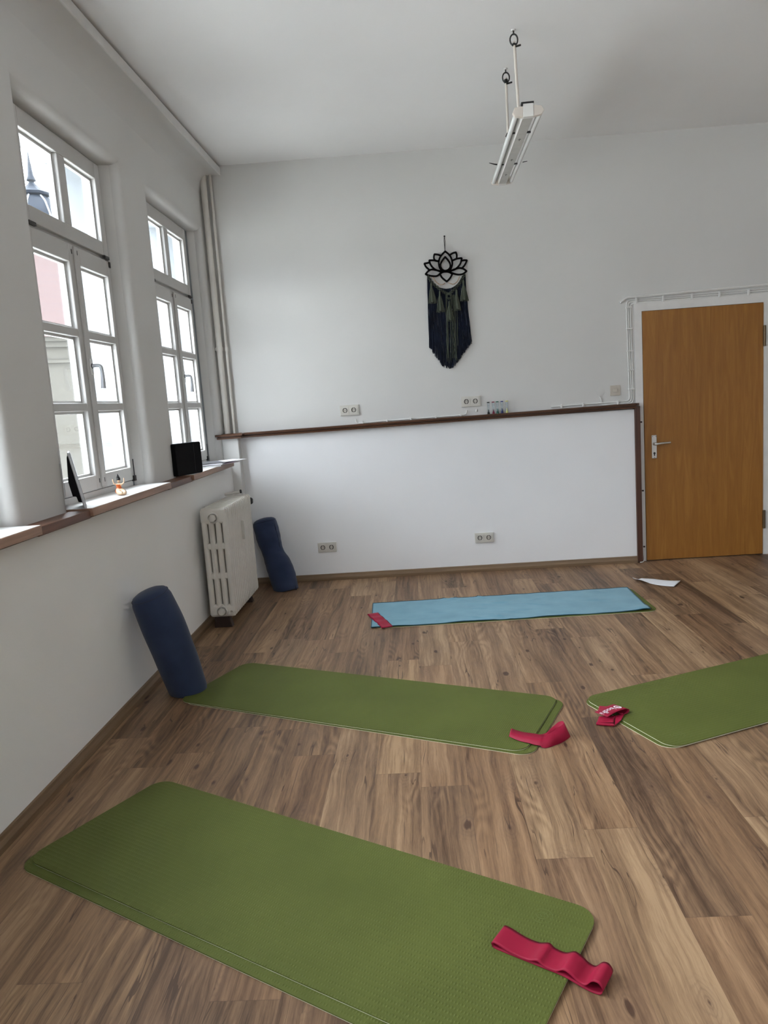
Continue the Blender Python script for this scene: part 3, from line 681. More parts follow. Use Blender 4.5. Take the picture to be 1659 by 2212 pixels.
# ------------------------------------------------------------------ radiator
def make_radiator():
    NS, PITCH_ = 15, 0.0495
    X0, Z0, Z1 = 0.048, 0.082, 0.815
    root = empty('radiator', (0, -1.285, 0))
    WD = 0.176
    def rr(w_, h_, r_, n_=6):
        return [(a_ + w_ / 2, b_ + h_ / 2) for a_, b_ in rrect(w_, h_, r_, n_)]
    def section():
        m = MB(); T = 0.0462
        for cx_ in (0.0, 0.0457, 0.0915, 0.1372):            # four columns deep
            m.prism([(X0 + cx_ + a_, b_) for a_, b_ in rr(0.0388, T, 0.0185)], Z0 + 0.035, Z1 - 0.035, lambda a_, b_, h: (a_, b_, h))
        for z0, z1 in ((Z0, Z0 + 0.085), (Z1 - 0.105, Z1)):  # headers
            m.prism(rr(T, z1 - z0, 0.019), 0.010, WD - 0.010, lambda a_, b_, h: (X0 + h, a_, z0 + b_))
            m.prism(rr(WD, z1 - z0, 0.022), 0.010, T - 0.010, lambda a_, b_, h: (X0 + a_, h, z0 + b_))
        for zc_ in (Z0 + 0.277, Z0 + 0.477):                 # webs between the columns
            m.prism(rr(T - .008, 0.045, 0.012), 0.012, WD - 0.012, lambda a_, b_, h: (X0 + h, .004 + a_, zc_ - 0.0225 + b_))
        return m
    first = section().build('section', M['rad'], root, smooth=True, angle=50)
    for k in range(1, NS):
        o = first.copy(); COL.objects.link(o); o.parent = root; o.location = (0, k * PITCH_, 0)
    for z in (Z0 + 0.05, Z1 - 0.062):
        m = MB(); m.cyl((X0 + WD / 2, 0.01, z), (X0 + WD / 2, NS * PITCH_ - .02, z), 0.026, 16)
        m.build('hub', M['rad'], root, smooth=True)
    for z in (Z0 + 0.042, Z1 - 0.062):
        m = MB(); m.lathe([(0.036, 0), (0.036, 0.012), (0.030, 0.02)], (X0 + WD * .5, 0.003, z), (0, -1, 0), 20); m.lathe([(0.025, 0.018), (0.025, 0.036), (0.0, 0.036)], (X0 + WD * .5, 0.003, z), (0, -1, 0), 6)
        m.build('end_plug', M['rad'], root, smooth=True, angle=25)
    m = MB(); m.cyl((X0 + .15, -.004, Z0 + .035), (X0 + .15, -.008, Z0 + .035), 0.006, 10); m.build('screw', M['steel'], root)
    m = MB(); m.box(X0 + WD - .002, X0 + WD + .020, NS * PITCH_ * .52 - .013, NS * PITCH_ * .52 + .016, 0.535, 0.668); m.build('heat_meter', M['socket'], root, bevel=0.003)
    for yy in (0.030, NS * PITCH_ - 0.09):
        m = MB(); m.prism([(0.062, 0.0), (0.185, 0.0), (0.172, 0.05), (0.172, Z0 + .004), (0.068, Z0 + .004), (0.068, .05)], yy, yy + 0.05, lambda a, b, h: (a, h, b)); m.build('foot', M['redbrown'], root, bevel=0.003)
    ye = NS * PITCH_
    m = MB(); m.tube(bez([(X0 + WD * .5, ye - .03, Z1 - .062), (X0 + WD * .5, ye + .03, Z1 - .062), (X0 + WD * .5 - .02, ye + .055, Z1 - .062), (X0 - .010, ye + .06, Z1 - .062), (X0 - .046, ye + .06, Z1 - .062)], 6), 0.012, 12); m.build('supply_pipe', M['rad'], root, smooth=True)
    m = MB(); m.lathe([(0.0, 0.0), (0.017, 0.0), (0.024, 0.012), (0.024, 0.062), (0.018, 0.070), (0, 0.070)], (X0 + WD * .5 + .02, ye + .05, Z1 - .06), (1, 0, 0), 20)
    for k in range(10):
        a = 2 * PI * k / 10
        c_ = Vector((X0 + WD * .5 + .02, ye + .05 + math.cos(a) * .024, Z1 - .06 + math.sin(a) * .024)); m.cyl(c_ + Vector((.014, 0, 0)), c_ + Vector((.06, 0, 0)), 0.003, 6)
    m.build('thermostat_knob', M['black'], root, smooth=True)
    tag(root, 'white column radiator standing on brown feet under the far window', 'radiator')
make_radiator()
pb_ = at(520, 1061.5, 'y', -0.43); pa_ = Vector((0.0, pb_.y + .01, pb_.z - .018))
m = MB(); m.cyl(pa_, pb_, 0.0125, 14); stub = m.build('pipe_stub', M['rad'], smooth=True)
m = MB(); dv = (pb_ - pa_).normalized(); m.cyl(pb_ - dv * .004, pb_ + dv * .004, 0.0150, 14); m.build('open_end', M['black'], stub, smooth=True)
tag(stub, 'short white pipe stub sticking out of the wall above the radiator', 'pipe')

# ------------------------------------------------------------------ bolsters
def bolster(name, path, radii, label, pipe_side=None, nseg=40, lump=0.0):
    root = empty(name, (path[0][0], path[0][1], 0)); O = Vector(root.location)
    P = bez([Vector(p) - O for p in path], 14)
    n = len(P); rr = []
    k = len(radii) - 1
    for i in range(n):
        t = i / (n - 1) * k; a = min(k - 1, int(t)); f = t - a; f = f * f * (3 - 2 * f); rr.append(radii[a] * (1 - f) + radii[a + 1] * f)
    for i in range(n):
        e_ = min((P[i] - P[0]).length, (P[i] - P[-1]).length); rr[i] *= 1 - 0.085 * max(0, 1 - e_ / .035) ** 2
    m = MB(); m.tube(P, rr, nseg, cap=False)
    if lump:
        for v in m.bm.verts:
            s_ = math.sin(v.co.z * 47 + v.co.x * 30) * math.sin(v.co.z * 23 + v.co.y * 41)
            v.co += Vector((math.cos(v.co.z * 31), math.sin(v.co.z * 29), 0)) * lump * s_
    rest = lambda mb: [setattr(v.co, 'z', max(v.co.z, 0.0015)) for v in mb.bm.verts]       # soft base settles flat on the floor
    rest(m); body = m.build('body', M['bolster'], root, smooth=True)
    for e, q in ((0, 1), (-1, -2)):
        ax = (P[e] - P[q]).normalized(); r = rr[e]
        m = MB(); m.lathe([(r, 0.0), (r * .93, 0.012 if e else .003), (r * .7, 0.022 if e else .004), (r * .35, 0.028 if e else .005), (0, 0.030 if e else .005)], P[e], ax, nseg)
        rest(m); m.build('end_panel', M['bolster'], root, smooth=True)
        m = MB(); u = ax.orthogonal().normalized(); v = ax.cross(u)
        m.tube([P[e] + (u * math.cos(2 * PI * i / 40) + v * math.sin(2 * PI * i / 40)) * (r + .0005) for i in range(40)], 0.0035, 6, closed=True)
        rest(m); m.build('piping', M['piping'], root, smooth=True)
    if pipe_side is not None:
        m = MB(); pts = [p_ + Vector(pipe_side) * r_ for p_, r_ in zip(P, rr)]; m.tube(pts, 0.0045, 6); rest(m); m.build('seam', M['piping'], root, smooth=True)
    tag(root, label, 'bolster', 'blue yoga bolsters')
    return root
bolster('yoga_bolster', [(0.234, -2.390, -0.020), (0.196, -2.432, 0.20), (0.160, -2.458, 0.37), (0.116, -2.484, 0.545)],
        [0.096, 0.105, 0.108, 0.100], 'blue bolster leaning on the window wall beside the second green mat')
bolster('yoga_bolster', [(0.386, -0.278, -0.020), (0.335, -0.222, 0.16), (0.282, -0.180, 0.285), (0.250, -0.160, 0.42), (0.228, -0.148, 0.540)],
        [0.100, 0.106, 0.086, 0.098, 0.098], 'creased blue bolster leaning in the corner behind the radiator', (0.88, -0.47, 0), lump=0.0035)

# ------------------------------------------------------------------ mats
def mat_obj(cx_, cy_, z, ang, L, Wd, label, matl, emblem=None, th=0.0055, group='green exercise mats'):
    root = empty('exercise_mat', (cx_, cy_, z), math.radians(ang))
    pts = rrect(L, Wd, 0.065)
    m = MB(); m.prism(pts, th * 0.38, th, lambda a, b, h: (a, b, h)); m.build('top_layer', matl, root, bevel=0.0008)
    inner = [(a * (L - .001) / L, b * (Wd - .001) / Wd) for a, b in pts]
    m = MB(); m.prism(inner, 0.0, th * 0.38, lambda a, b, h: (a, b, h)); m.build('underside', M['matedge'], root)
    if emblem:
        ex_, ey_ = emblem; e = MB()
        e.tube([(ex_ + .028 * math.cos(2 * PI * k / 36), ey_ + .028 * math.sin(2 * PI * k / 36), th - .0001) for k in range(36)], 0.0007, 6, closed=True)
        e.tube([(ex_ + .006 * math.cos(2 * PI * k / 24), ey_ + .004 + .006 * math.sin(2 * PI * k / 24), th - .0001) for k in range(24)], 0.001, 6, closed=True)
        e.tube([(ex_ + .016 * math.cos(a), ey_ - .002 + .016 * math.sin(a), th - .0001) for a in [0.3 + 2.6 * k / 16 for k in range(17)]], 0.001, 6)
        e.tube([(ex_ + .016 * math.cos(a), ey_ + .004 + .016 * math.sin(a), th - .0001) for a in [3.5 + 2.4 * k / 16 for k in range(17)]], 0.001, 6)
        e.build('emblem', M['emblem'], root, smooth=True)
    tag(root, label, 'mat', group)
    return root
T = 0.0057
def centre(a, b): return ((a[0] + b[0]) / 2, (a[1] + b[1]) / 2)
# nearest pair
a1 = math.radians(-30.0)
def place(corner_far_left, ang, L, Wd):
    c, s_ = math.cos(math.radians(ang)), math.sin(math.radians(ang))
    return (corner_far_left[0] + c * L / 2 + s_ * Wd / 2, corner_far_left[1] + s_ * L / 2 - c * Wd / 2)
c_ = place((0.408, -3.362), -29.85, 1.722, 0.608)
mat_obj(*c_, 0.0, -29.85, 1.722, 0.604, 'lower green mat of the nearest stacked pair, its edge peeping out in front', M['mat'])
c_ = place((0.412, -3.353), -29.7, 1.735, 0.584)
mat_obj(*c_, T, -29.7, 1.735, 0.584, 'upper green mat of the nearest stacked pair, its raspberry band hanging off one end', M['mat'], (0.735, 0.205))
# middle pair
c_ = place((0.478, -2.032), -24.15, 1.79, 0.575)
mat_obj(*c_, 0.0, -24.15, 1.79, 0.575, 'lower green mat of the stacked pair beside the leaning bolster, showing at its free end', M['mat'])
c_ = place((0.450, -2.017), -23.7, 1.785, 0.578)
mat_obj(*c_, T, -23.7, 1.785, 0.578, 'upper green mat of the stacked pair beside the leaning bolster', M['mat'])
# pair on the right
c_ = place((2.178, -2.768), 23.3, 1.80, 0.568)
mat_obj(*c_, 0.0, 23.3, 1.80, 0.568, 'lower green mat of the ribbed pair, a second pale line under the upper one', M['mat_rib'])
c_ = place((2.190, -2.755), 23.3, 1.80, 0.582)
mat_obj(*c_, T, 23.3, 1.80, 0.582, 'upper ribbed green mat on which the printed band lies', M['mat_rib'], (-0.805, -0.215))
# mat under the towel
c_ = place((1.140, -0.878), 1.4, 1.80, 0.600)
mat_obj(*c_, 0.0, 1.4, 1.805, 0.592, 'green mat almost hidden under the blue towel', M['mat'])
# towel
def towel():
    root = empty('towel', (0, 0, 0)); 
    C = [Vector((1.112, -0.880)), Vector((2.925, -0.832)), Vector((2.908, -1.412)), Vector((1.134, -1.468))]
    NX, NY = 150, 52; m = MB(); V = []
    rnd = random.Random(3); folds = []
    for k in range(26):
        folds.append((rnd.gauss(0.5, .16) if k > 6 else rnd.random(), rnd.random(), rnd.uniform(.03, .10), rnd.uniform(.006, .014), rnd.uniform(-.9, .9), rnd.uniform(.003, .0085)))
    for i in range(NX + 1):
        row = []
        for j in range(NY + 1):
            u, v = i / NX, j / NY
            p = (C[0] * (1 - u) + C[1] * u) * (1 - v) + (C[3] * (1 - u) + C[2] * u) * v
            h = 0.0
            for fu, fv, ln, wd, an, am in folds:
                dx, dy = (u - fu) * 1.8, (v - fv) * 0.58
                a = dx * math.cos(an) + dy * math.sin(an); b = -dx * math.sin(an) + dy * math.cos(an)
                h += am * math.exp(-(a / ln) ** 2 - (b / wd) ** 2)
            h += 0.0007 * math.sin(u * 60 + 3 * math.sin(v * 7))
            # the right near corner lies a little lifted, the near edge waves
            h += 0.016 * math.exp(-((u - .985) / .03) ** 2 - ((v - .93) / .10) ** 2)
            h += 0.004 * max(0, v - .93) / .07 * (0.5 + .5 * math.sin(u * 22))
            q = Vector((p.x, p.y - .012 * max(0, v - .9) * 10 * .6 * math.sin(u * 9) ** 2, 0.0064 + h))
            row.append(m.bm.verts.new(q))
        V.append(row)
    for i in range(NX):
        for j in range(NY): m.bm.faces.new((V[i][j], V[i + 1][j], V[i + 1][j + 1], V[i][j + 1]))
    edge = [V[i][0].co.copy() for i in range(NX + 1)] + [V[NX][j].co.copy() for j in range(1, NY + 1)] + [V[i][NY].co.copy() for i in range(NX - 1, -1, -1)] + [V[0][j].co.copy() for j in range(NY - 1, 0, -1)]
    o = m.build('cloth', M['towel'], root, smooth=True, angle=80)
    sd = o.modifiers.new('thickness', 'SOLIDIFY'); sd.thickness = 0.0012; sd.offset = 1
    m = MB(); m.tube([p + Vector((0, 0, .0008)) for p in edge], 0.0032, 6, closed=True); m.build('hem', M['hem'], root, smooth=True)
    tag(root, 'light blue towel with dark hem spread over the farthest mat', 'towel')
towel()

# ------------------------------------------------------------------ resistance bands
def ribbon(name, path, widths, side, label, parent=None, th=0.0009):
    """strip along path; side(i) gives the half-width vector at each point"""
    m = MB(); A = []
    for i, p in enumerate(path):
        s_ = side(i) if callable(side) else side
        A.append((m.bm.verts.new(Vector(p) - s_ * widths), m.bm.verts.new(Vector(p) + s_ * widths)))
    closed = (Vector(path[0]) - Vector(path[-1])).length < 1e-6
    for i in range(len(A) - 1): m.bm.faces.new((A[i][0], A[i][1], A[i + 1][1], A[i + 1][0]))
    bmesh.ops.remove_doubles(m.bm, verts=m.bm.verts[:], dist=1e-6)
    o = m.build(name, M['band'], parent, smooth=True, angle=70)
    sd = o.modifiers.new('thickness', 'SOLIDIFY'); sd.thickness = th; sd.offset = 0
    sb = o.modifiers.new('smooth', 'SUBSURF'); sb.levels = 1; sb.render_levels = 1
    if label: tag(o, label, 'exercise band', 'raspberry exercise bands')
    return o
def loop_band(p0, p1, wid, zs_low, zs_top, label, nm='resistance_band'):
    """flattened loop of band between two points: underside profile and wavy top profile [(t, z)]"""
    p0, p1 = Vector((*p0, 0)), Vector((*p1, 0)); d = p1 - p0; side = Vector((-d.y, d.x, 0)).normalized()
    pts = []
    for t, z in zs_low + zs_top[::-1]: pts.append(p0 + d * t + Vector((0, 0, z)))
    pts.append(pts[0]); pts = bez(pts, 5)
    return ribbon(nm, pts, wid / 2, side, label)
zm = 2 * T + .0012
# on the nearest mats, half hanging over the end
loop_band((1.634, -4.306), (1.872, -4.462), 0.082,
          [(0.0, zm + .006), (0.03, zm), (0.25, zm), (0.50, zm + .0005), (0.66, zm + .001), (0.78, .008), (0.88, .0025), (0.96, .002), (1.005, .006)],
          [(-0.005, zm + .013), (0.05, zm + .014), (0.20, zm + .004), (0.34, zm + .003), (0.44, zm + .013), (0.50, zm + .004), (0.60, zm + .004), (0.68, zm + .017), (0.745, zm + .012), (0.81, .013), (0.87, .012), (0.93, .030), (0.985, .032), (1.02, .018)],
          'raspberry band lying flat over the end of the nearest mat')
# on the middle mat: twisted loop
def twisted():
    P = [(1.812, -3.118, zm + .014), (1.850, -3.150, zm + .010), (1.895, -3.178, zm + .011), (1.928, -3.196, .020), (1.958, -3.198, .020), (1.995, -3.178, .026), (2.035, -3.146, .032), (2.046, -3.116, .030), (2.018, -3.098, .022), (1.985, -3.112, .012), (1.950, -3.145, .010), (1.915, -3.160, zm + .002), (1.870, -3.138, zm + .001), (1.825, -3.112, zm + .003), (1.812, -3.118, zm + .014)]
    P = bez(P, 6)
    N = len(P)
    key = [(0, (0.25, 0.86, .12)), (.14, (0.32, 0.80, .25)), (.25, (.2, .75, .5)), (.33, (.05, .5, .75)), (.42, (-.25, .55, .8)), (.50, (-.35, .4, .85)), (.56, (.1, .3, .9)), (.63, (.3, .5, .7)), (.72, (.35, .75, .2)), (.85, (.35, .85, .0)), (1, (.25, .86, .12))]
    def side(i):
        t = i / (N - 1)
        for (a, va), (b, vb) in zip(key, key[1:]):
            if a <= t <= b: return Vector(va).lerp(Vector(vb), (t - a) / (b - a)).normalized()
    m = MB(); A = []
    for i, p_ in enumerate(P):
        s_ = side(i); h = 0.030; c = Vector(p_)
        lo = c - s_ * h; hi = c + s_ * h
        lo.z = max(lo.z, (zm if (lo.x < 1.925) else 0.002)); hi.z = max(hi.z, (zm if hi.x < 1.90 else .002))
        A.append((m.bm.verts.new(lo), m.bm.verts.new(hi)))
    for i in range(len(A) - 1): m.bm.faces.new((A[i][0], A[i][1], A[i + 1][1], A[i + 1][0]))
    bmesh.ops.remove_doubles(m.bm, verts=m.bm.verts[:], dist=1e-5)
    o = m.build('resistance_band', M['band'], smooth=True, angle=70)
    sd = o.modifiers.new('thickness', 'SOLIDIFY'); sd.thickness = .0009; sd.offset = 0
    tag(o, 'twisted raspberry band off the corner of the mat by the leaning bolster', 'exercise band', 'raspberry exercise bands')
twisted()
# on the right-hand mat: folded band with print
def printed():
    root = empty('resistance_band', (2.28, -2.97, 0)); O = root.location.copy()
    z = zm
    def gp(px, py, zz): return at(px, py, 'z', zz) - O
    # lower fold, half over the mat edge
    def sheet(corners, name='fold', seg=8, crown=0.004):
        m = MB(); V = []
        a, b, c, d = corners
        for i in range(seg + 1):
            row = []
            for j in range(seg + 1):
                u, v = i / seg, j / seg; p_ = (a * (1 - u) + b * u) * (1 - v) + (d * (1 - u) + c * u) * v
                row.append(m.bm.verts.new(p_ + Vector((0, 0, crown * math.sin(PI * u) * math.sin(PI * v)))))
            V.append(row)
        for i in range(seg):
            for j in range(seg): m.bm.faces.new((V[i][j], V[i + 1][j], V[i + 1][j + 1], V[i][j + 1]))
        o = m.build(name, M['band'], root, smooth=True); sd = o.modifiers.new('thickness', 'SOLIDIFY'); sd.thickness = .0012; sd.offset = 0
        return o
    k = 140 / 1659.0
    q = lambda u, v, zz: gp(1260 + u * k, 1480 + v * k, zz)
    # tongue that hangs over the mat edge onto the floor, curled at its end
    sheet([q(405, 800, z + .004), q(820, 780, z + .004), q(780, 960, .010), q(345, 960, .010)], crown=0.003)
    mm = MB(); mm.tube([q(335, 985, .007), q(560, 1005, .007), q(785, 1020, .007)], 0.0062, 12); mm.build('rolled_end', M['band'], root, smooth=True)
    sheet([q(820, 790, z + .003), q(1090, 690, z + .004), q(960, 900, z + .002), q(800, 1040, .003)], crown=0.002)
    # flat strip behind, towards the wall side
    sheet([q(415, 530, z + .006), q(640, 550, z + .008), q(640, 700, z + .010), q(370, 690, z + .006)], crown=0.002)
    # upper printed strip, lifted to a fold on its far end
    T0, T1 = q(765, 490, z + .016), q(1115, 605, z + .022)
    B0, B1 = q(290, 690, z + .012), q(620, 815, z + .014)
    m = MB(); V = []; NU, NV = 14, 6
    def surf(u, v):
        p_ = (B0 * (1 - u) + T0 * u) * (1 - v) + (B1 * (1 - u) + T1 * u) * v
        return p_ + Vector((0, 0, 0.006 * math.sin(PI * u) * (0.4 + .6 * v)))
    for i in range(NU + 1): V.append([m.bm.verts.new(surf(i / NU, j / NV)) for j in range(NV + 1)])
    # turn under at the raised end
    for ang in (60, 120, 180):
        a = math.radians(ang); V.append([])
        for j in range(NV + 1):
            v = j / NV; p_ = surf(1, v); dirv = (surf(1, v) - surf(.9, v)); dirv.z = 0; dirv.normalize(); rr_ = 0.004 + .007 * v
            V[-1].append(m.bm.verts.new(p_ + dirv * rr_ * math.sin(a) * 1.4 + Vector((0, 0, -rr_ * (1 - math.cos(a))))))
    V.append([m.bm.verts.new((V[-1][j].co * .45 + (surf(.45, j / NV) + Vector((0, 0, -.012))) * .55)) for j in range(NV + 1)])
    for i in range(len(V) - 1):
        for j in range(NV): m.bm.faces.new((V[i][j], V[i + 1][j], V[i + 1][j + 1], V[i][j + 1]))
    o = m.build('printed_strip', M['band'], root, smooth=True); sd = o.modifiers.new('thickness', 'SOLIDIFY'); sd.thickness = .0012; sd.offset = 0
    # print: lettering upside down towards the camera, and a round emblem
    def on(u, v, up=0.0016): return surf(u, v) + Vector((0, 0, up))
    def stroke(pts, wd, name, mat=M['print']):
        m = MB(); P = [on(*p_) for p_ in pts]
        for a, b in zip(P, P[1:]):
            d = (b - a); sd_ = Vector((-d.y, d.x, 0)).normalized() * wd; e = d.normalized() * wd * .6
            m.quad(a - sd_ - e, b - sd_ + e, b + sd_ + e, a + sd_ - e)
        return m
    # letters in a local frame: s along the word (reading from the emblem end backwards), h up
    def glyph(ch):
        arc = lambda cx_, cy_, r, a0, a1, n=12: [(cx_ + r * math.cos(math.radians(a0 + (a1 - a0) * k_ / n)), cy_ + r * math.sin(math.radians(a0 + (a1 - a0) * k_ / n))) for k_ in range(n + 1)]
        if ch == 'b': return [[(0.05, 1.5), (0.05, 0)], arc(.42, .42, .38, 180, -180)], .95
        if ch == 'o': return [arc(.42, .42, .38, 0, 360)], .95
        if ch == 'd': return [[(0.80, 1.5), (0.80, 0)], arc(.42, .42, .38, 0, 360)], .98
        if ch == 'h': return [[(0.05, 1.5), (0.05, 0)], arc(.40, .42, .35, 180, 0) + [(.75, 0)]], .95
        if ch == 'i': return [[(0.05, .82), (0.05, 0)], [(0.05, 1.12), (0.05, 1.25)]], .3
    s0 = 0.0
    word = MB()
    m_all = []
    for ch_ in 'bodhi':
        segs, adv = glyph(ch_)
        for sg in segs: m_all.append([(0.655 - (s0 + a) * 0.142, 0.335 + h_ * 0.27) for a, h_ in sg])
        s0 += adv + .12
    for pts in m_all:
        dense = []
        for a, b in zip(pts, pts[1:]):
            for k_ in range(3): dense.append((a[0] + (b[0] - a[0]) * k_ / 3, a[1] + (b[1] - a[1]) * k_ / 3))
        dense.append(pts[-1])
        P = [on(max(0, min(1, u)), v) for u, v in dense]
        for a, b in zip(P, P[1:]):
            d = b - a
            if d.length < 1e-7: continue
            sd_ = Vector((-d.y, d.x, 0)).normalized() * .0021; e = d.normalized() * .0008
            word.quad(a - sd_ - e, b - sd_ + e, b + sd_ + e, a + sd_ - e)
    word.build('lettering', M['print'], root)
    disc = MB(); cu, cv = 0.855, 0.52
    disc.bm.faces.new([disc.bm.verts.new(on(cu + .125 * math.cos(2 * PI * k_ / 32), cv + .26 * math.sin(2 * PI * k_ / 32))) for k_ in range(32)])
    disc.build('round_emblem', M['print'], root)
    mk = MB()
    for pts, wd in (([(cu + .075, cv - .05), (cu + .03, cv - .10), (cu - .03, cv - .10), (cu - .07, cv - .03)], .0022), ([(cu + .05, cv + .08), (cu + .01, cv + .04), (cu - .03, cv + .08)], .0018)):
        P = [on(u, v, .0024) for u, v in pts]
        for a, b in zip(P, P[1:]):
            d = b - a; sd_ = Vector((-d.y, d.x, 0)).normalized() * wd; e = d.normalized() * wd * .5
            mk.quad(a - sd_ - e, b - sd_ + e, b + sd_ + e, a + sd_ - e)
    mk.build('emblem_mark', M['band'], root)
    tag(root, 'folded raspberry band with white lettering on the edge of the ribbed mat', 'exercise band', 'raspberry exercise bands')
printed()
# on the towel
zt_ = 0.0095
loop_band((1.128, -1.170), (1.236, -1.478), 0.082, [(0, .010), (.05, zt_), (.5, zt_ + .001), (.85, zt_), (.95, .008), (1.0, .005)],
          [(-.01, .016), (.08, .017), (.2, .013), (.35, .017), (.5, .013), (.65, .017), (.8, .013), (.93, .013), (1.01, .012)],
          'raspberry band lying across the corner of the blue towel')

# ------------------------------------------------------------------ paper on the floor
m = MB(); q1, q2, q3, q4 = [Vector(p) for p in ((3.013, -0.645, 0), (3.100, -0.575, 0), (3.330, -0.735, 0), (3.232, -0.885, 0))]
V = []
for i in range(17):
    row = []
    for j in range(9):
        u, v = i / 16, j / 8; p_ = (q2 * (1 - u) + q3 * u) * (1 - v) + (q1 * (1 - u) + q4 * u) * v
        h = 0.002 + 0.028 * max(0, (v - .5) / .5) ** 1.6 * max(0, 1 - u * 2.2) + 0.004 * max(0, (u - .8) / .2) ** 2 + 0.003 * math.sin(u * 5) ** 2
        row.append(m.bm.verts.new((p_.x, p_.y, h)))
    V.append(row)
for i in range(16):
    for j in range(8): m.bm.faces.new((V[i][j], V[i + 1][j], V[i + 1][j + 1], V[i][j + 1]))
o = m.build('paper_sheet', M['paper'], smooth=True); sd = o.modifiers.new('thickness', 'SOLIDIFY'); sd.thickness = .0008; sd.offset = 1
tag(o, 'curled white sheet of paper on the floor near the door', 'paper')

# ------------------------------------------------------------------ sockets and switch
def make_socket():
    root = empty('wall_socket')
    MB().box(-0.077, 0.077, -0.010, 0.0, -0.041, 0.041).build('cover_plate', M['socket'], root, bevel=0.003)
    for sx in (-0.0355, 0.0355):
        m = MB(); N = 28; r = 0.0205; hw_ = 0.0275
        sq = []
        for k in range(N):
            a = 2 * PI * (k + .5) / N; c, s_ = math.cos(a), math.sin(a); f = hw_ / max(abs(c), abs(s_)); sq.append((c * f, s_ * f))
        yF = -0.0135
        outer0 = [m.bm.verts.new((sx + a, -0.0095, b)) for a, b in sq]; outer = [m.bm.verts.new((sx + a, yF, b)) for a, b in sq]
        circ = [m.bm.verts.new((sx + r * math.cos(2 * PI * (k + .5) / N), yF, r * math.sin(2 * PI * (k + .5) / N))) for k in range(N)]
        low = [m.bm.verts.new((sx + r * .94 * math.cos(2 * PI * (k + .5) / N), -0.0104, r * .94 * math.sin(2 * PI * (k + .5) / N))) for k in range(N)]
        for k in range(N):
            k2 = (k + 1) % N
            m.bm.faces.new((outer0[k], outer0[k2], outer[k2], outer[k])); m.bm.faces.new((outer[k], outer[k2], circ[k2], circ[k])); m.bm.faces.new((circ[k], circ[k2], low[k2], low[k]))
        ins = m.build('socket_insert', M['socket'], root)
        m = MB(); m.lathe([(0.0, 0.0), (r * .96, 0.0), (r * .96, .0005)], (sx, -0.0106, 0), (0, -1, 0), 28); m.build('recess', M['socketdark'], ins)
        m = MB(); m.lathe([(0.0, 0.0), (0.0125, 0.0), (0.0125, 0.0006)], (sx, -0.0112, 0), (0, -1, 0), 20); m.build('contact_face', M['socket'], ins)
        for px_ in (-0.0065, 0.0065):
            m = MB(); m.cyl((sx + px_, -0.0122, 0), (sx + px_, -0.0112, 0), 0.003, 12); m.build('pin_hole', M['black'], ins)
        for zz_ in (.014, -.0195):
            m = MB(); m.box(sx - .002, sx + .002, -0.0135, -0.0105, zz_, zz_ + .0055); m.build('earth_clip', M['steel'], ins)
    return root
sk = make_socket(); first = True
for (px, py, yv, lab) in ((755, 886, 0.0, 'double wall socket above the brown rail, nearer the window corner'), (1017, 867, 0.0, 'double wall socket above the brown rail beside the sand timers'),
                          (707, 1182, PF, 'low double wall socket beside the corner bolster'), (1046, 1161, PF, 'low double wall socket above the skirting behind the blue towel')):
    o = sk if first else copy_tree(sk); first = False
    o.location = at(px, py, 'y', yv); tag(o, lab, 'socket', 'double wall sockets')
p_ = at(1328.5, 843.5, 'y', 0); sw = empty('light_switch', p_)
MB().box(-0.040, 0.040, -0.008, 0, -0.040, 0.040).build('cover_plate', M['switch'], sw, bevel=0.002)
m = MB(); m.prism([(-0.010, -0.013), (-0.006, .013), (0, .013), (0, -.013)], -0.015, 0.015, lambda a, b, h: (h, -0.0085 + a * .9, b)); m.build('rocker', M['switch'], sw, bevel=0.001)
tag(sw, 'beige square light switch beside the door cables', 'switch')

# ------------------------------------------------------------------ cables
def W(px, py, y=0.0, d=0.0):
    p_ = at(px, py, 'y', y); return Vector((p_.x, y - d, p_.z))
def cable(pts, r, label, name='power_cable', group=None, clips=(), mat=None, n=6):
    o0 = Vector(pts[0]); root = empty(name, o0)
    m = MB(); m.tube([Vector(p_) - o0 for p_ in pts], r, 8); m.build('cable', mat or M['cable'], root, smooth=True)
    for c, ax, ln in clips:
        c = Vector(c) - o0; a = Vector(ax)
        m = MB(); sdv = Vector((-a.z, 0, a.x)); mt = Matrix((( a.x, 0, sdv.x, c.x), (0, 1, 0, 0), (a.z, 0, sdv.z, c.z), (0, 0, 0, 1)))
        m.box(-0.006, 0.006, -0.014 + 0, 0.002, -ln, ln, mt); m.cyl(mt @ Vector((0, -.012, ln * .8)), mt @ Vector((0, -.017, ln * .8)), 0.003, 8)
        m.build('cable_clip', mat or M['cable'], root, bevel=0.0015)
    tag(root, label, 'cable', group)
    return root
def corner_path(pts, r=0.03):
    out = [Vector(pts[0])]
    for i in range(1, len(pts) - 1):
        a, b, c = Vector(pts[i - 1]), Vector(pts[i]), Vector(pts[i + 1]); d0 = (a - b).normalized(); d1 = (c - b).normalized()
        for k in range(6):
            t = k / 5; out.append((b + d0 * r) * (1 - t) ** 2 + b * 2 * t * (1 - t) + (b + d1 * r) * t * t)
    out.append(Vector(pts[-1])); return out
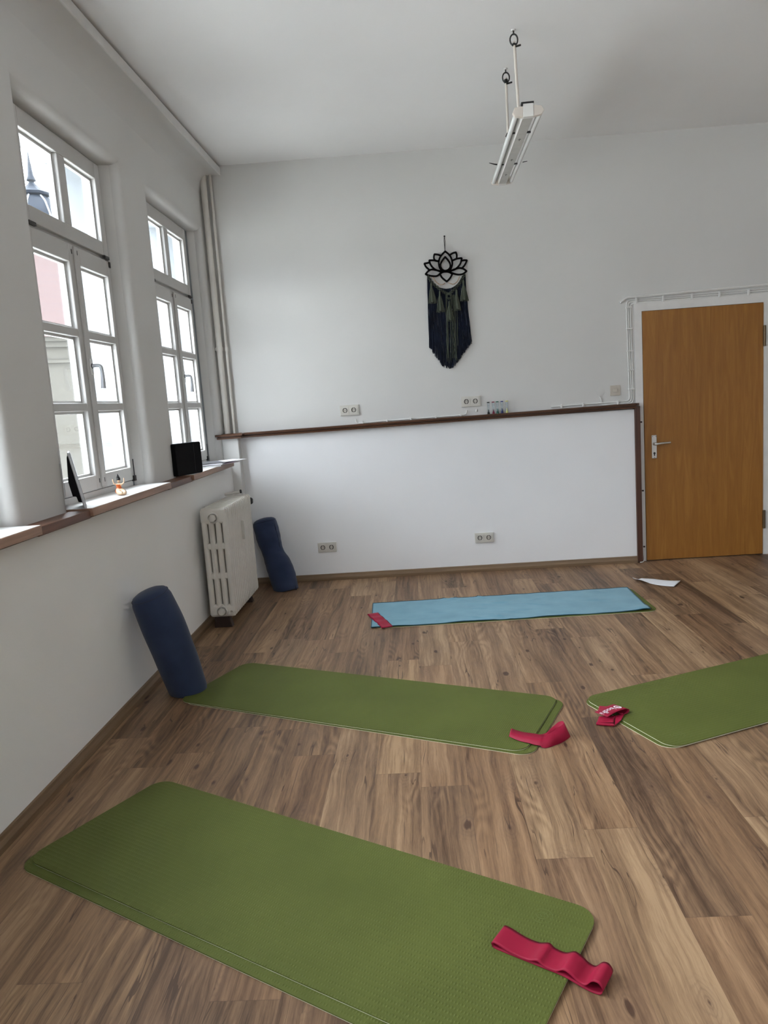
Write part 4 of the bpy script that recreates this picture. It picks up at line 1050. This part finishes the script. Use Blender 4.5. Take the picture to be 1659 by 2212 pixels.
# three cables: along the rail, up beside the door, over the door
lab = ['outer of the three white cables round the door frame', 'middle one of the three white cables round the door frame', 'innermost of the three white cables, next to the door frame']
for k in range(3):
    off = k * 0.0145
    x_v = [W(1352.5, 660).x, 0][0] + off; 
    xb = W(1359, 840).x + off
    zt0 = 2.080 - off * 1.0
    zb = [1.302, 1.292, 1.284][k]
    xs = [W(1190, 880).x, W(1300, 870).x, W(1312, 870).x][k]
    start = Vector((xs, -0.007, zb - 0.004 * (k == 0) - .010 * (k > 0)))
    pts = corner_path([start, (xb, -0.007, zb), (x_v, -0.007, zt0), (4.60, -0.007, zt0 + 0.012)], 0.032)
    clips = []
    if k == 0:
        for pz in (0.12, 0.31, 0.50, 0.72, 0.93):
            zc_ = zb + (zt0 - zb) * pz; clips.append(((xb + (x_v - xb) * pz + .014, -0.002, zc_), (0, 0, 1), 0.024))
        for xx in (3.265, 3.47, 3.69, 3.90, 4.12): clips.append(((xx, -0.002, zt0 - .010), (1, 0, 0), 0.022))
        for xx in (2.66, 2.83, 3.105): clips.append(((xx, -0.002, 1.295 + (.003)), (1, 0, 0), 0.016))
    cable(pts, 0.0046, lab[k], clips=clips)
pts = corner_path([(W(1340, 652).x - .005, -0.012, 2.062), (3.185, -0.012, 2.100), (4.60, -0.012, 2.122)], 0.02)
cable(pts, 0.010, 'thick white conduit above the door, over the thinner cables', 'conduit')
# lead-in stub to the old junction box
pts = bez([W(1299, 871, 0, .006), W(1297, 860, 0, .006), W(1294, 856, 0, .004)], 5); cable(pts, 0.0048, 'short white cable stub rising to the painted-over junction box', 'cable_stub')
c0 = W(1297, 846); m = MB(); m.lathe([(0.034, -0.001), (0.034, .002), (0.028, .003), (0, .003)], c0, (0, -1, 0), 32)
tag(m.build('junction_cover', M['wall'], smooth=True), 'round painted-over junction cover left of the light switch', 'cover')
# cable between the two upper sockets
pts = [W(768, 905, 0, .006), W(769, 911, 0, .006), W(773, 914.5, 0, .006), W(830, 909, 0, .006), W(885, 905, 0, .006), W(940, 901, 0, .006), W(1000, 896.5, 0, .006), W(1007, 894, 0, .006), W(1008.5, 886, 0, .006)]
clips = [(W(u, v), (1, 0, 0.02), 0.011) for u, v in ((783, 912), (836, 908.5), (887, 904.5), (941, 900.5), (995, 897))]
cable(pts, 0.0052, 'white cable clipped along the brown rail between the two sockets', clips=clips)
pts = [W(1029, 889, 0, .004), W(1029.5, 884, 0, .006)]; cable(pts, 0.007, 'white cable end under the socket beside the sand timers', 'cable_stub')
# thin cable beside the vertical trim
pts = bez([(3.275, -0.006, 1.245), (3.276, -0.006, 0.9), (3.279, -0.006, 0.5), (3.281, -0.006, 0.2), (3.283, -0.006, 0.06)], 6)
cable(pts, 0.0035, 'dark thin cable running down beside the vertical brown trim', mat=M['redbrown'], clips=[((3.283, -0.002, 1.13), (0, 0, 1), .007), ((3.286, -0.002, .58), (0, 0, 1), .007), ((3.288, -.002, .12), (0, 0, 1), .007)])
pts = bez([(3.287, -0.006, 0.075), (3.287, -0.010, 0.045), (3.281, -0.030, 0.018), (3.262, -0.062, 0.007), (3.238, -0.074, 0.006)], 6)
cable(pts, 0.0042, 'white cable end bending round the foot of the brown trim', 'cable_end')

# ------------------------------------------------------------------ sand timers on the rail
def make_timer(sand):
    root = empty('sand_timer')
    H, r = 0.098, 0.0105
    m = MB(); m.lathe([(r, .006), (r, H - .006)], n=20); m.build('tube', M['clear'], root, smooth=True)
    m = MB(); m.lathe([(r * .82, .012), (r * .82, .030), (.0016, H * .5), (r * .82, H - .030), (r * .82, H - .012)], n=16); m.build('glass_bulbs', M['clear'], root, smooth=True)
    m = MB(); m.lathe([(0, 0), (r * 1.0, 0), (r * 1.0, .006), (0, .006)], n=20); m.build('base_cap', sand, root, smooth=True)
    m = MB(); m.lathe([(0, H - .008), (r * 1.0, H - .008), (r * 1.0, H), (0, H)], n=20); m.build('top_cap', sand, root, smooth=True)
    m = MB(); m.lathe([(0, .006), (r * .9, .006), (r * .75, .016), (r * .35, .024), (r * .28, .036), (0, .040)], n=16); m.build('sand', sand, root, smooth=True)
    return root
sands = [('black', (0.006, .006, .007, 1)), ('red', (.28, .02, .06, 1)), ('green', (.02, .13, .09, 1)), ('blue', (.012, .02, .16, 1)), ('yellow', (.70, .66, .22, 1))]
for k, (nm, c) in enumerate(sands):
    ms = plain('%s_sand' % nm, c, 0.6)
    t_ = make_timer(ms); px = (1055.5, 1066, 1075, 1085, 1095.5)[k]
    p_ = at(px, 890, 'y', -0.024); t_.location = (p_.x, -0.024, 1.2565 + 0.0255 * (p_.x - .07) / 3.192)
    tag(t_, 'small sand timer with %s sand and caps on the rail' % nm, 'sand timer', 'sand timers on the rail')

# ------------------------------------------------------------------ wall hanging
def hanging():
    k = 220 / 1475.0
    Y0 = -0.012
    def q(u, v, d=0.0):
        p_ = at(860 + u * k, 490 + v * k, 'y', Y0); return Vector((p_.x, Y0 - d, p_.z))
    nail = q(670, 140); root = empty('wall_hanging', (nail.x, 0, nail.z)); O = Vector(root.location)
    def L(p_): return p_ - O
    m = MB(); m.cyl(L(Vector((nail.x, 0.0, nail.z))), L(Vector((nail.x, -0.02, nail.z))), 0.0035, 10); m.sphere(L(Vector((nail.x, -0.02, nail.z))), 0.007, 12, (1, .6, 1)); m.build('nail', M['black'], root, smooth=True)
    m = MB(); m.tube([L(q(u, v)) for u, v in ((668, 150), (664, 200), (672, 270), (678, 360))], 0.0022, 6); m.tube([L(q(u, v)) for u, v in ((672, 150), (680, 210), (678, 280), (680, 360))], 0.0022, 6); m.build('hanging_cord', M['black'], root, smooth=True)
    # lotus outline
    petals = [
        [(680, 440), (722, 488), (752, 540), (752, 590), (725, 625), (685, 640), (645, 628), (618, 592), (614, 545), (640, 492), (680, 440)],
        [(680, 360), (632, 410), (598, 465), (588, 530), (600, 590), (630, 632), (682, 654), (735, 638), (770, 595), (784, 530), (770, 462), (735, 405), (680, 360)],
        [(590, 500), (548, 497), (522, 470), (518, 435), (525, 402), (570, 406), (615, 420)],
        [(845, 462), (848, 418), (836, 374), (790, 386), (745, 415)],
        [(585, 505), (520, 490), (450, 490), (468, 548), (512, 604), (565, 635), (632, 647)],
        [(785, 492), (850, 466), (920, 457), (903, 530), (860, 590), (810, 625), (740, 643)],
        [(455, 520), (415, 530), (380, 537), (405, 585), (458, 632)],
        [(908, 496), (955, 488), (995, 490), (965, 555), (925, 602)],
        [(625, 656), (560, 634), (490, 622), (440, 642), (397, 690), (450, 708), (510, 718), (570, 712), (625, 662)],
        [(742, 652), (800, 626), (870, 602), (935, 608), (990, 645), (940, 684), (880, 696), (810, 684), (742, 656)],
        [(603, 686), (640, 662), (690, 652), (742, 662), (784, 688), (750, 748), (704, 796), (640, 744), (603, 686)]]
    corners = {(680, 440), (680, 360), (525, 402), (836, 374), (450, 490), (920, 457), (380, 537), (995, 490), (397, 690), (990, 645), (704, 796), (603, 686), (784, 688)}
    m = MB()
    for pt in petals:
        run = []; segs = []
        for p_ in pt:
            run.append(p_)
            if p_ in corners and len(run) > 1: segs.append(run); run = [p_]
        if len(run) > 1: segs.append(run)
        for sg in segs:
            P = bez([L(q(u, v, .012)) for u, v in sg], 5); hw_ = 0.0070
            N = len(P); ribs = []
            for i in range(N):
                d = (P[min(N - 1, i + 1)] - P[max(0, i - 1)]).normalized(); n_ = Vector((-d.z, 0, d.x)) * hw_
                e = Vector((0, 0, 0)) if 0 < i < N - 1 else d * (0.003 if i else -0.003)
                ribs.append([m.bm.verts.new(P[i] + e + n_ * s1 + Vector((0, s2, 0))) for s1, s2 in ((-1, -.003), (1, -.003), (1, .003), (-1, .003))])
            for A, B in zip(ribs, ribs[1:]):
                for j in range(4): m.bm.faces.new((A[j], A[(j + 1) % 4], B[(j + 1) % 4], B[j]))
            m.bm.faces.new(ribs[0]); m.bm.faces.new(ribs[-1][::-1])
    m.build('lotus', M['lotus'], root)
    # garland arc and fringe
    arc = [(440, 700), (470, 770), (520, 830), (580, 880), (640, 925), (690, 955), (735, 968), (780, 930), (830, 880), (880, 825), (925, 755), (955, 680)]
    A_ = bez([Vector((a, 0, b)) for a, b in arc], 8)
    F_ = bez([Vector((a, 0, b)) for a, b in [(436, 690), (480, 765), (540, 838), (600, 876), (680, 894), (760, 886), (830, 850), (885, 790), (925, 722), (958, 670)]], 8)
    def arc_v(u):
        best = min(F_, key=lambda p_: abs(p_.x - u)); return best.z
    def bottom_v(u):
        pts = [(450, 1720), (520, 1840), (600, 1930), (640, 2010), (740, 2030), (810, 2015), (860, 1950), (960, 1800), (1050, 1690), (1075, 1650)]
        if u <= pts[0][0]: return pts[0][1]
        for (a, b), (c, d) in zip(pts, pts[1:]):
            if a <= u <= c: return b + (d - b) * (u - a) / (c - a)
        return pts[-1][1]
    rnd = random.Random(11); m = MB()
    for layer in range(3):
        n = 62
        for i in range(n):
            t = (i + rnd.uniform(.1, .9)) / n
            ut = 424 + t * (972 - 424); ub = 452 + t * (1062 - 452) + rnd.uniform(-5, 5)
            v0 = arc_v(ut) + 3 if 436 < ut < 958 else 690
            v1 = bottom_v(ub) + rnd.uniform(-28, 28)
            P = []
            for s_ in range(9):
                f = s_ / 8; P.append(L(q(ut + (ub - ut) * f ** 1.3 + (rnd.uniform(-3, 3) if 0 < s_ else 0), v0 + (v1 - v0) * f, -.004 + .004 * layer)))
            m.tube(P, 0.0024, 5)
    m.build('fringe', M['navy'], root, smooth=True)['kind'] = 'stuff'
    # long olive strands in the middle
    m = MB()
    for ut, ub, vb in ((690, 712, 1950), (702, 735, 1975), (760, 768, 1940), (775, 790, 1900), (800, 835, 1930), (815, 850, 1945), (790, 815, 1900), (840, 868, 1720), (695, 722, 1900)):
        P = [L(q(ut + (ub - ut) * f + rnd.uniform(-5, 5), 985 + (vb - 985) * f, .0085)) for f in [s_ / 10 for s_ in range(11)]]; m.tube(P, 0.0026, 5)
    m.build('olive_strands', M['olive'], root, smooth=True)
    # knotted garland
    m = MB(); N = len(A_)
    for ph, off in ((0, 0), (PI, 0), (PI * .5, 12), (PI * 1.5, 12)):
        P = []
        for i, p_ in enumerate(A_):
            for f in (0, .5):
                if i == N - 1 and f: continue
                b_ = A_[min(N - 1, i + 1)]; pp = p_.lerp(b_, f); d = (A_[min(N - 1, i + 1)] - A_[max(0, i - 1)]).normalized(); nrm = Vector((-d.z, 0, d.x))
                w_ = math.sin((i + f) * PI / 5 + ph) * 13
                P.append(L(q(pp.x + nrm.x * (w_ + off), pp.z + nrm.z * (w_ + off), .012 + .003 * math.cos((i + f) * PI / 5 * 1 + ph))))
        m.tube(P, 0.0022, 6)
    for s_ in (0, 1): m.tube([L(q(u, v, .014)) for u, v in bez([Vector((735, 968, 0)), Vector((690 + 90 * s_, 1010, 0)), Vector((735, 1055, 0))], 6) for u, v in [(u, v)]] if False else [L(q(p_.x, p_.y, .014)) for p_ in bez([Vector((735, 962, 0)), Vector((690 + 90 * s_, 1008, 0)), Vector((737, 1058, 0))], 6)], 0.0024, 6)
    for s_ in (0, 1): m.tube([L(q(p_.x, p_.y, .015)) for p_ in bez([Vector((735, 975, 0)), Vector((708 + 54 * s_, 1008, 0)), Vector((737, 1040, 0))], 6)], 0.003, 6)
    m.build('garland', M['olive'], root, smooth=True)
    for (u, v0, v1, wd, lean) in ((480, 818, 1112, 112, 20), (603, 932, 1240, 112, 14), (740, 1075, 1370, 112, 20), (843, 912, 1215, 88, 22), (945, 780, 1080, 112, 15)):
        m = MB(); m.tube([L(q(u, v0, .016)), L(q(u, v0 + 14, .018)), L(q(u, v0 + 60, .018)), L(q(u + lean * .2, v0 + 85, .018))], [.004, .0075, .0070, .0085], 10)
        ns = 16
        for ring, nn in ((1.0, ns), (.55, 9)):
            for i in range(nn):
                a = 2 * PI * i / nn
                P = []
                for s_ in range(6):
                    f = s_ / 5; rad = 0.0055 + (wd * .5 * k / 266 - .0055) * f ** .7
                    c_ = q(u + lean * f, v0 + 70 + (v1 + rnd.uniform(-6, 6) - v0 - 70) * f, .018)
                    P.append(L(c_ + Vector((math.cos(a) * rad * ring, math.sin(a) * rad * ring * .35, 0))))
                m.tube(P, 0.0024, 5)
        m.tube([L(q(u + lean * f, v0 + 70 + (v1 - 20 - v0 - 70) * f, .018)) for f in (0, .5, 1)], [.006, .011, .015], 8)
        m.build('tassel', M['olive'], root, smooth=True)
    for path in ([(508, 742), (530, 775), (560, 812), (600, 838), (645, 838), (685, 812)], [(730, 815), (765, 828), (800, 834), (845, 806), (872, 765), (892, 715)]):
        P = bez([Vector((a, b, 0)) for a, b in path], 20); acc = 0; last = P[0]; first_b = None
        th_ = MB(); th_.tube([L(q(p_.x, p_.y, .010)) for p_ in P[::4]], 0.0008, 5); th_.build('bead_thread', M['olive'], root)
        nxt = 0
        for p_ in P:
            acc += (p_ - last).length; last = p_
            if acc >= nxt:
                nxt += 21; c_ = L(q(p_.x, p_.y, .012))
                if first_b is None:
                    m = MB(); m.sphere((0, 0, 0), 0.0046, 12); first_b = m.build('bead', M['bead'], root, smooth=True); first_b.location = c_
                else:
                    b_ = first_b.copy(); COL.objects.link(b_); b_.parent = root; b_.location = c_
    tag(root, 'dark lotus wall hanging with navy fringe and olive tassels on the back wall', 'wall hanging')
hanging()

# ------------------------------------------------------------------ ceiling lamp
def lamp():
    ya, yb = -1.86, -0.36
    na, nb = at(1141, 252, 'y', ya), at(1085, 398, 'y', yb)
    ax = (nb - na); Lg = ax.length; ax.normalize(); sd_ = Vector((ax.y, -ax.x, 0)).normalized(); up_ = sd_.cross(ax).normalized()
    if up_.z < 0: up_ = -up_
    mt = Matrix(((sd_.x, ax.x, up_.x, na.x), (sd_.y, ax.y, up_.y, na.y), (sd_.z, ax.z, up_.z, na.z), (0, 0, 0, 1)))
    root = empty('fluorescent_lamp', mtx=mt)
    # local: x across, y along, z up; z = 0 is the underside
    m = MB(); m.prism([(-0.026, 0.0), (0.026, 0.0), (0.040, 0.034), (0.040, 0.055), (-0.040, 0.055), (-0.040, 0.034)], 0.0, Lg, lambda a, b, h: (a, h, b)); m.build('channel', M['lampwhite'], root, bevel=0.002)
    m = MB(); m.prism([(-0.027, -0.001), (0.027, -0.001), (0.027, 0.0), (-0.027, 0.0)], 0.0, Lg, lambda a, b, h: (a, h, b)); m.build('cover', plain('lamp_shade_grey', (0.50, 0.49, 0.46, 1), 0.5), root)
    for yy, nm in ((-0.014, 0), (Lg - .016, 1)):
        for sx in (-1, 1):
            m = MB(); m.prism([(sx * 0.026, -0.004), (sx * 0.070, 0.004), (sx * 0.082, 0.022), (sx * 0.070, 0.046), (sx * 0.026, 0.052)], yy, yy + 0.030, lambda a, b, h: (a, h, b)); m.build('end_holder', M['lampcream'], root, bevel=0.003)
        m = MB(); m.box(-0.027, 0.027, yy - .004, yy + 0.034, -0.004, 0.060); m.build('end_cap', M['lampwhite'], root, bevel=0.002)
    m = MB(); m.box(-0.031, 0.029, -0.020, 0.02, 0.060, 0.068); m.box(-0.036, -0.029, -.019, .02, 0.048, 0.068); m.build('end_bracket', M['black'], root)
    for sx in (-1, 1):
        m = MB(); m.cyl((sx * 0.062, 0.014, 0.016), (sx * 0.062, Lg - .014, 0.016), 0.0135, 16); m.build('tube', M['tube'], root, smooth=True)
        m = MB(); m.cyl((sx * 0.041, 0.014, 0.030), (sx * 0.041, Lg - .014, 0.030), 0.0016, 6); m.build('reflector_slot', M['black'], root)
    for yy in (0.30, 0.98):
        m = MB(); m.box(-0.050, -0.036, yy, yy + .012, 0.006, 0.012) ; m.box(0.030, 0.052, yy, yy + .014, 0.004, 0.012); m.build('tube_clip', M['black'], root)
    for yy in (0.40, 0.84, 1.22):
        m = MB(); m.box(-.008, .008, yy, yy + .006, -0.002, 0); m.box(-.002, .002, yy - .014, yy + .03, -0.002, 0); m.build('bracket_mark', M['darkmetal'], root)
    m = MB(); m.tube([(-0.082, 0.98, 0.012), (-0.10, 0.965, 0.012), (-0.135, .93, .014)], [.005, .004, .002], 6); m.tube([(0.085, 0.98, 0.012), (0.115, 0.975, 0.014)], [.003, .002], 6); m.build('wire_hook', M['black'], root)
    inv = mt.inverted()
    def rod(top, bot, nm):
        top, bot = Vector(top), Vector(bot)
        m = MB(); m.tube([inv @ (top + (bot - top) * .14), inv @ bot], 0.0075, 10); o = m.build('suspension_rod', M['lampcream'], root, smooth=True)
        m = MB(); m.tube([inv @ (top + Vector((0.020 * math.cos(a), 0, -0.05 + 0.028 * math.sin(a)))) for a in [2 * PI * i / 18 for i in range(18)]], 0.0042, 6, closed=True)
        m.tube([inv @ (top + Vector((0, 0, .002))), inv @ (top + Vector((0, 0, -.026)))], 0.004, 8); m.tube([inv @ (top + Vector((0, 0, -.078))), inv @ (top + (bot - top) * .17)], 0.011, 8)
        m.tube([inv @ (top + Vector((0, 0, -.085))), inv @ (top + Vector((.035, 0, -.078)))], 0.005, 6); m.build('ceiling_hook', M['black'], root, smooth=True)
        m = MB(); m.lathe([(0.0, 0.0), (0.013, 0.0), (0.010, 0.008), (0, .008)], inv @ (top + Vector((0, 0, .002))), inv.to_3x3() @ Vector((0, 0, -1)), 16); m.build('ceiling_rose', M['lampwhite'], root, smooth=True)
        return o
    zt = zc(2.13)
    p1 = at(1109, 64, 'z', zt); p2 = at(1092, 148, 'z', zt)
    rod(p1, (p1.x + .012, p1.y + .01, na.z + .05), 0)
    b2 = at(1097.5, 288, 'y', p2.y + .02); rod(p2, (b2.x, b2.y, b2.z), 1)
    m = MB(); m.tube([inv @ b2, inv @ Vector((b2.x + .05, b2.y, na.z + .052))], 0.004, 6); m.tube([inv @ (b2 + Vector((-.01, 0, -.02))), inv @ (b2 + Vector((.006, 0, .012)))], 0.008, 8); m.build('rod_clip', M['black'], root, smooth=True)
    tag(root, 'bare twin tube fluorescent lamp hanging on two rods from the ceiling', 'lamp')
lamp()

# ------------------------------------------------------------------ things on the window ledge
ZT = ZS + 0.0014
# framed panel leaning at the reveal
d = Vector((-0.42, 0.907, 0)).normalized(); nrm = Vector((-d.y, d.x, 0))         # along the panel, and to its back
ln = Vector((nrm.x * math.sin(math.radians(9.5)), nrm.y * math.sin(math.radians(9.5)), math.cos(math.radians(9.5))))
bk_ = d.cross(ln).normalized()
if bk_.dot(nrm) < 0: bk_ = -bk_
mt = Matrix(((d.x, bk_.x, ln.x, 0.021), (d.y, bk_.y, ln.y, -2.872), (d.z, bk_.z, ln.z, ZT), (0, 0, 0, 1)))
fr = empty('digital_frame', mtx=mt)
MB().box(0, 0.20, -0.008, 0.004, 0, 0.255).build('bezel', M['silver'], fr, bevel=0.004)
MB().box(0.012, 0.188, -0.0092, -0.008, 0.012, 0.243).build('screen', plain('frame_screen', (0.30, 0.32, 0.35, 1), 0.15), fr)
m = MB(); m.prism([(0.004, 0.03), (0.018, 0.035), (0.020, 0.06), (0.034, 0.065), (0.034, 0.13), (0.010, 0.236), (0.004, 0.24)], 0.006, 0.194, lambda a, b, h: (h, a, b)); m.build('back_housing', M['blackmatte'], fr, bevel=0.002)
tag(fr, 'silver rimmed digital frame with black back leaning on the nearer ledge', 'digital frame')

# figurine
def figurine():
    root = empty('figurine', (-0.028, -2.352, ZT), math.radians(-48))
    def skin(name, nodes, edges, mat, sub=2):
        me = bpy.data.meshes.new(name); me.from_pydata([n[0] for n in nodes], edges, []); o = bpy.data.objects.new(name, me); COL.objects.link(o); o.parent = root
        md = o.modifiers.new('skin', 'SKIN'); md.use_smooth_shade = True
        for i, n in enumerate(nodes): me.skin_vertices[0].data[i].radius = (n[1], n[1]) if not isinstance(n[1], tuple) else n[1]
        me.skin_vertices[0].data[0].use_root = True
        s_ = o.modifiers.new('sub', 'SUBSURF'); s_.levels = sub; s_.render_levels = sub
        me.materials.append(mat); return o
    # x forward (towards the knees), y left, z up: seated with legs folded to one side, arms raised
    nodes = [((-0.006, 0, .018), .014), ((-.004, 0, .036), .0105), ((-.002, 0, .050), .0115), ((0, 0, .058), .0045), ((.001, 0, .065), .0045), ((.003, 0, .074), .0085), ((.003, 0, .080), .0075),
             ((.012, .013, .056), .004), ((.018, .020, .062), .0036), ((.017, .023, .080), .003), ((.016, .022, .086), .0032),
             ((-.006, -.014, .056), .004), ((-.006, -.023, .060), .0036), ((-.008, -.026, .078), .003), ((-.009, -.025, .084), .0032),
             ((.016, .012, .016), .0145), ((.040, .014, .012), .0105), ((.052, .006, .009), .0075), ((.030, -.010, .008), .007),
             ((.014, -.012, .015), .0135), ((.038, -.014, .014), .010), ((.060, -.012, .016), .0065), ((.066, -.010, .018), .005)]
    edges = [(0, 1), (1, 2), (2, 3), (3, 4), (4, 5), (5, 6), (2, 7), (7, 8), (8, 9), (9, 10), (2, 11), (11, 12), (12, 13), (13, 14), (0, 15), (15, 16), (16, 17), (17, 18), (0, 19), (19, 20), (20, 21), (21, 22)]
    skin('body', nodes, edges, M['skin'])
    m = MB(); m.lathe([(.012, .004), (.0195, .012), (.0205, .022), (.0155, .032), (.0118, .040), (.0135, .050), (.0135, .055)], (-.005, 0, 0), (0.05, 0, 1), 24); m.build('dress', M['dress'], root, smooth=True)
    m = MB()
    m.sphere((.001, 0, .080), .0102, 14, (1, 1, .75))
    m.tube([(-.001 + .0065 * (1 - t) * math.cos(t * 22), .0065 * (1 - t) * math.sin(t * 22), .084 + .024 * t) for t in [i / 40 for i in range(41)]], [.0048 * (1 - .75 * i / 40) for i in range(41)], 8); m.build('hair', M['black'], root, smooth=True)
    m = MB(); m.sphere((0.011, 0.0035, .0745), .0011, 8); m.sphere((0.011, -0.0035, .0745), .0011, 8); m.build('eyes', M['black'], root)
    m = MB(); m.sphere((0.0118, 0, .0712), .0012, 8); m.build('nose', M['skin'], root)
    tag(root, 'small seated figurine in an orange dress with a spiral black bun', 'figurine')
figurine()

# black box
p0, p1 = Vector((-0.027, -1.405, 0)), Vector((0.066, -1.162, 0)); dd = (p1 - p0); LL = dd.length; dd.normalize(); nn = Vector((-dd.y, dd.x, 0))
bb = empty('black_case', mtx=Matrix(((dd.x, nn.x, 0, p0.x), (dd.y, nn.y, 0, p0.y), (0, 0, 1, ZT), (0, 0, 0, 1))))
m = MB(); m.prism(rrect(LL, 0.205, 0.014), 0.0, 0.055, lambda a, b, h: (a + LL / 2, h, b + .1025)); m.build('case', M['blackmatte'], bb, bevel=0.003)
m = MB(); m.box(LL * .70, LL * .71, -0.001, 0.0, .01, .195); m.build('seam', M['black'], bb)
tag(bb, 'upright black case with rounded corners standing on the far ledge', 'case')

# magazines
rnd = random.Random(5)
cols = [(0.70, 0.70, 0.70, 1), (0.16, 0.10, 0.14, 1), (0.62, 0.60, 0.64, 1), (0.75, 0.75, 0.78, 1), (0.10, 0.10, 0.11, 1)]
names = ['bottom magazine of the pile at the far end of the ledge', 'dark purple booklet second from bottom of the ledge pile', 'pale grey magazine in the middle of the ledge pile', 'white leaflet sticking out over the ledge edge from the pile', 'thin dark folder on top of the ledge pile']
spots = [(-0.040, -0.66, 18), (0.030, -0.54, -22), (-0.020, -0.60, 8), (0.045, -0.46, -35), (-0.050, -0.58, 30)]
z = ZT
for k in range(5):
    th = (0.007, .004, .008, .003, .003)[k]
    o = empty('magazine', (spots[k][0], spots[k][1], z), math.radians(spots[k][2]))
    MB().box(-0.085, 0.085, -0.13, 0.13, 0.0006, th - .0006).build('pages', M['paper'], o)
    mc = plain('magazine_cover', cols[k], 0.35, var=0.25, scale=25)
    m = MB(); m.box(-0.086, 0.086, -0.131, 0.131, th - .0006, th); m.box(-0.086, 0.086, -0.131, 0.131, 0, .0006); m.build('cover', mc, o)
    tag(o, names[k], 'magazine', 'magazines on the window ledge'); z += th + .0002
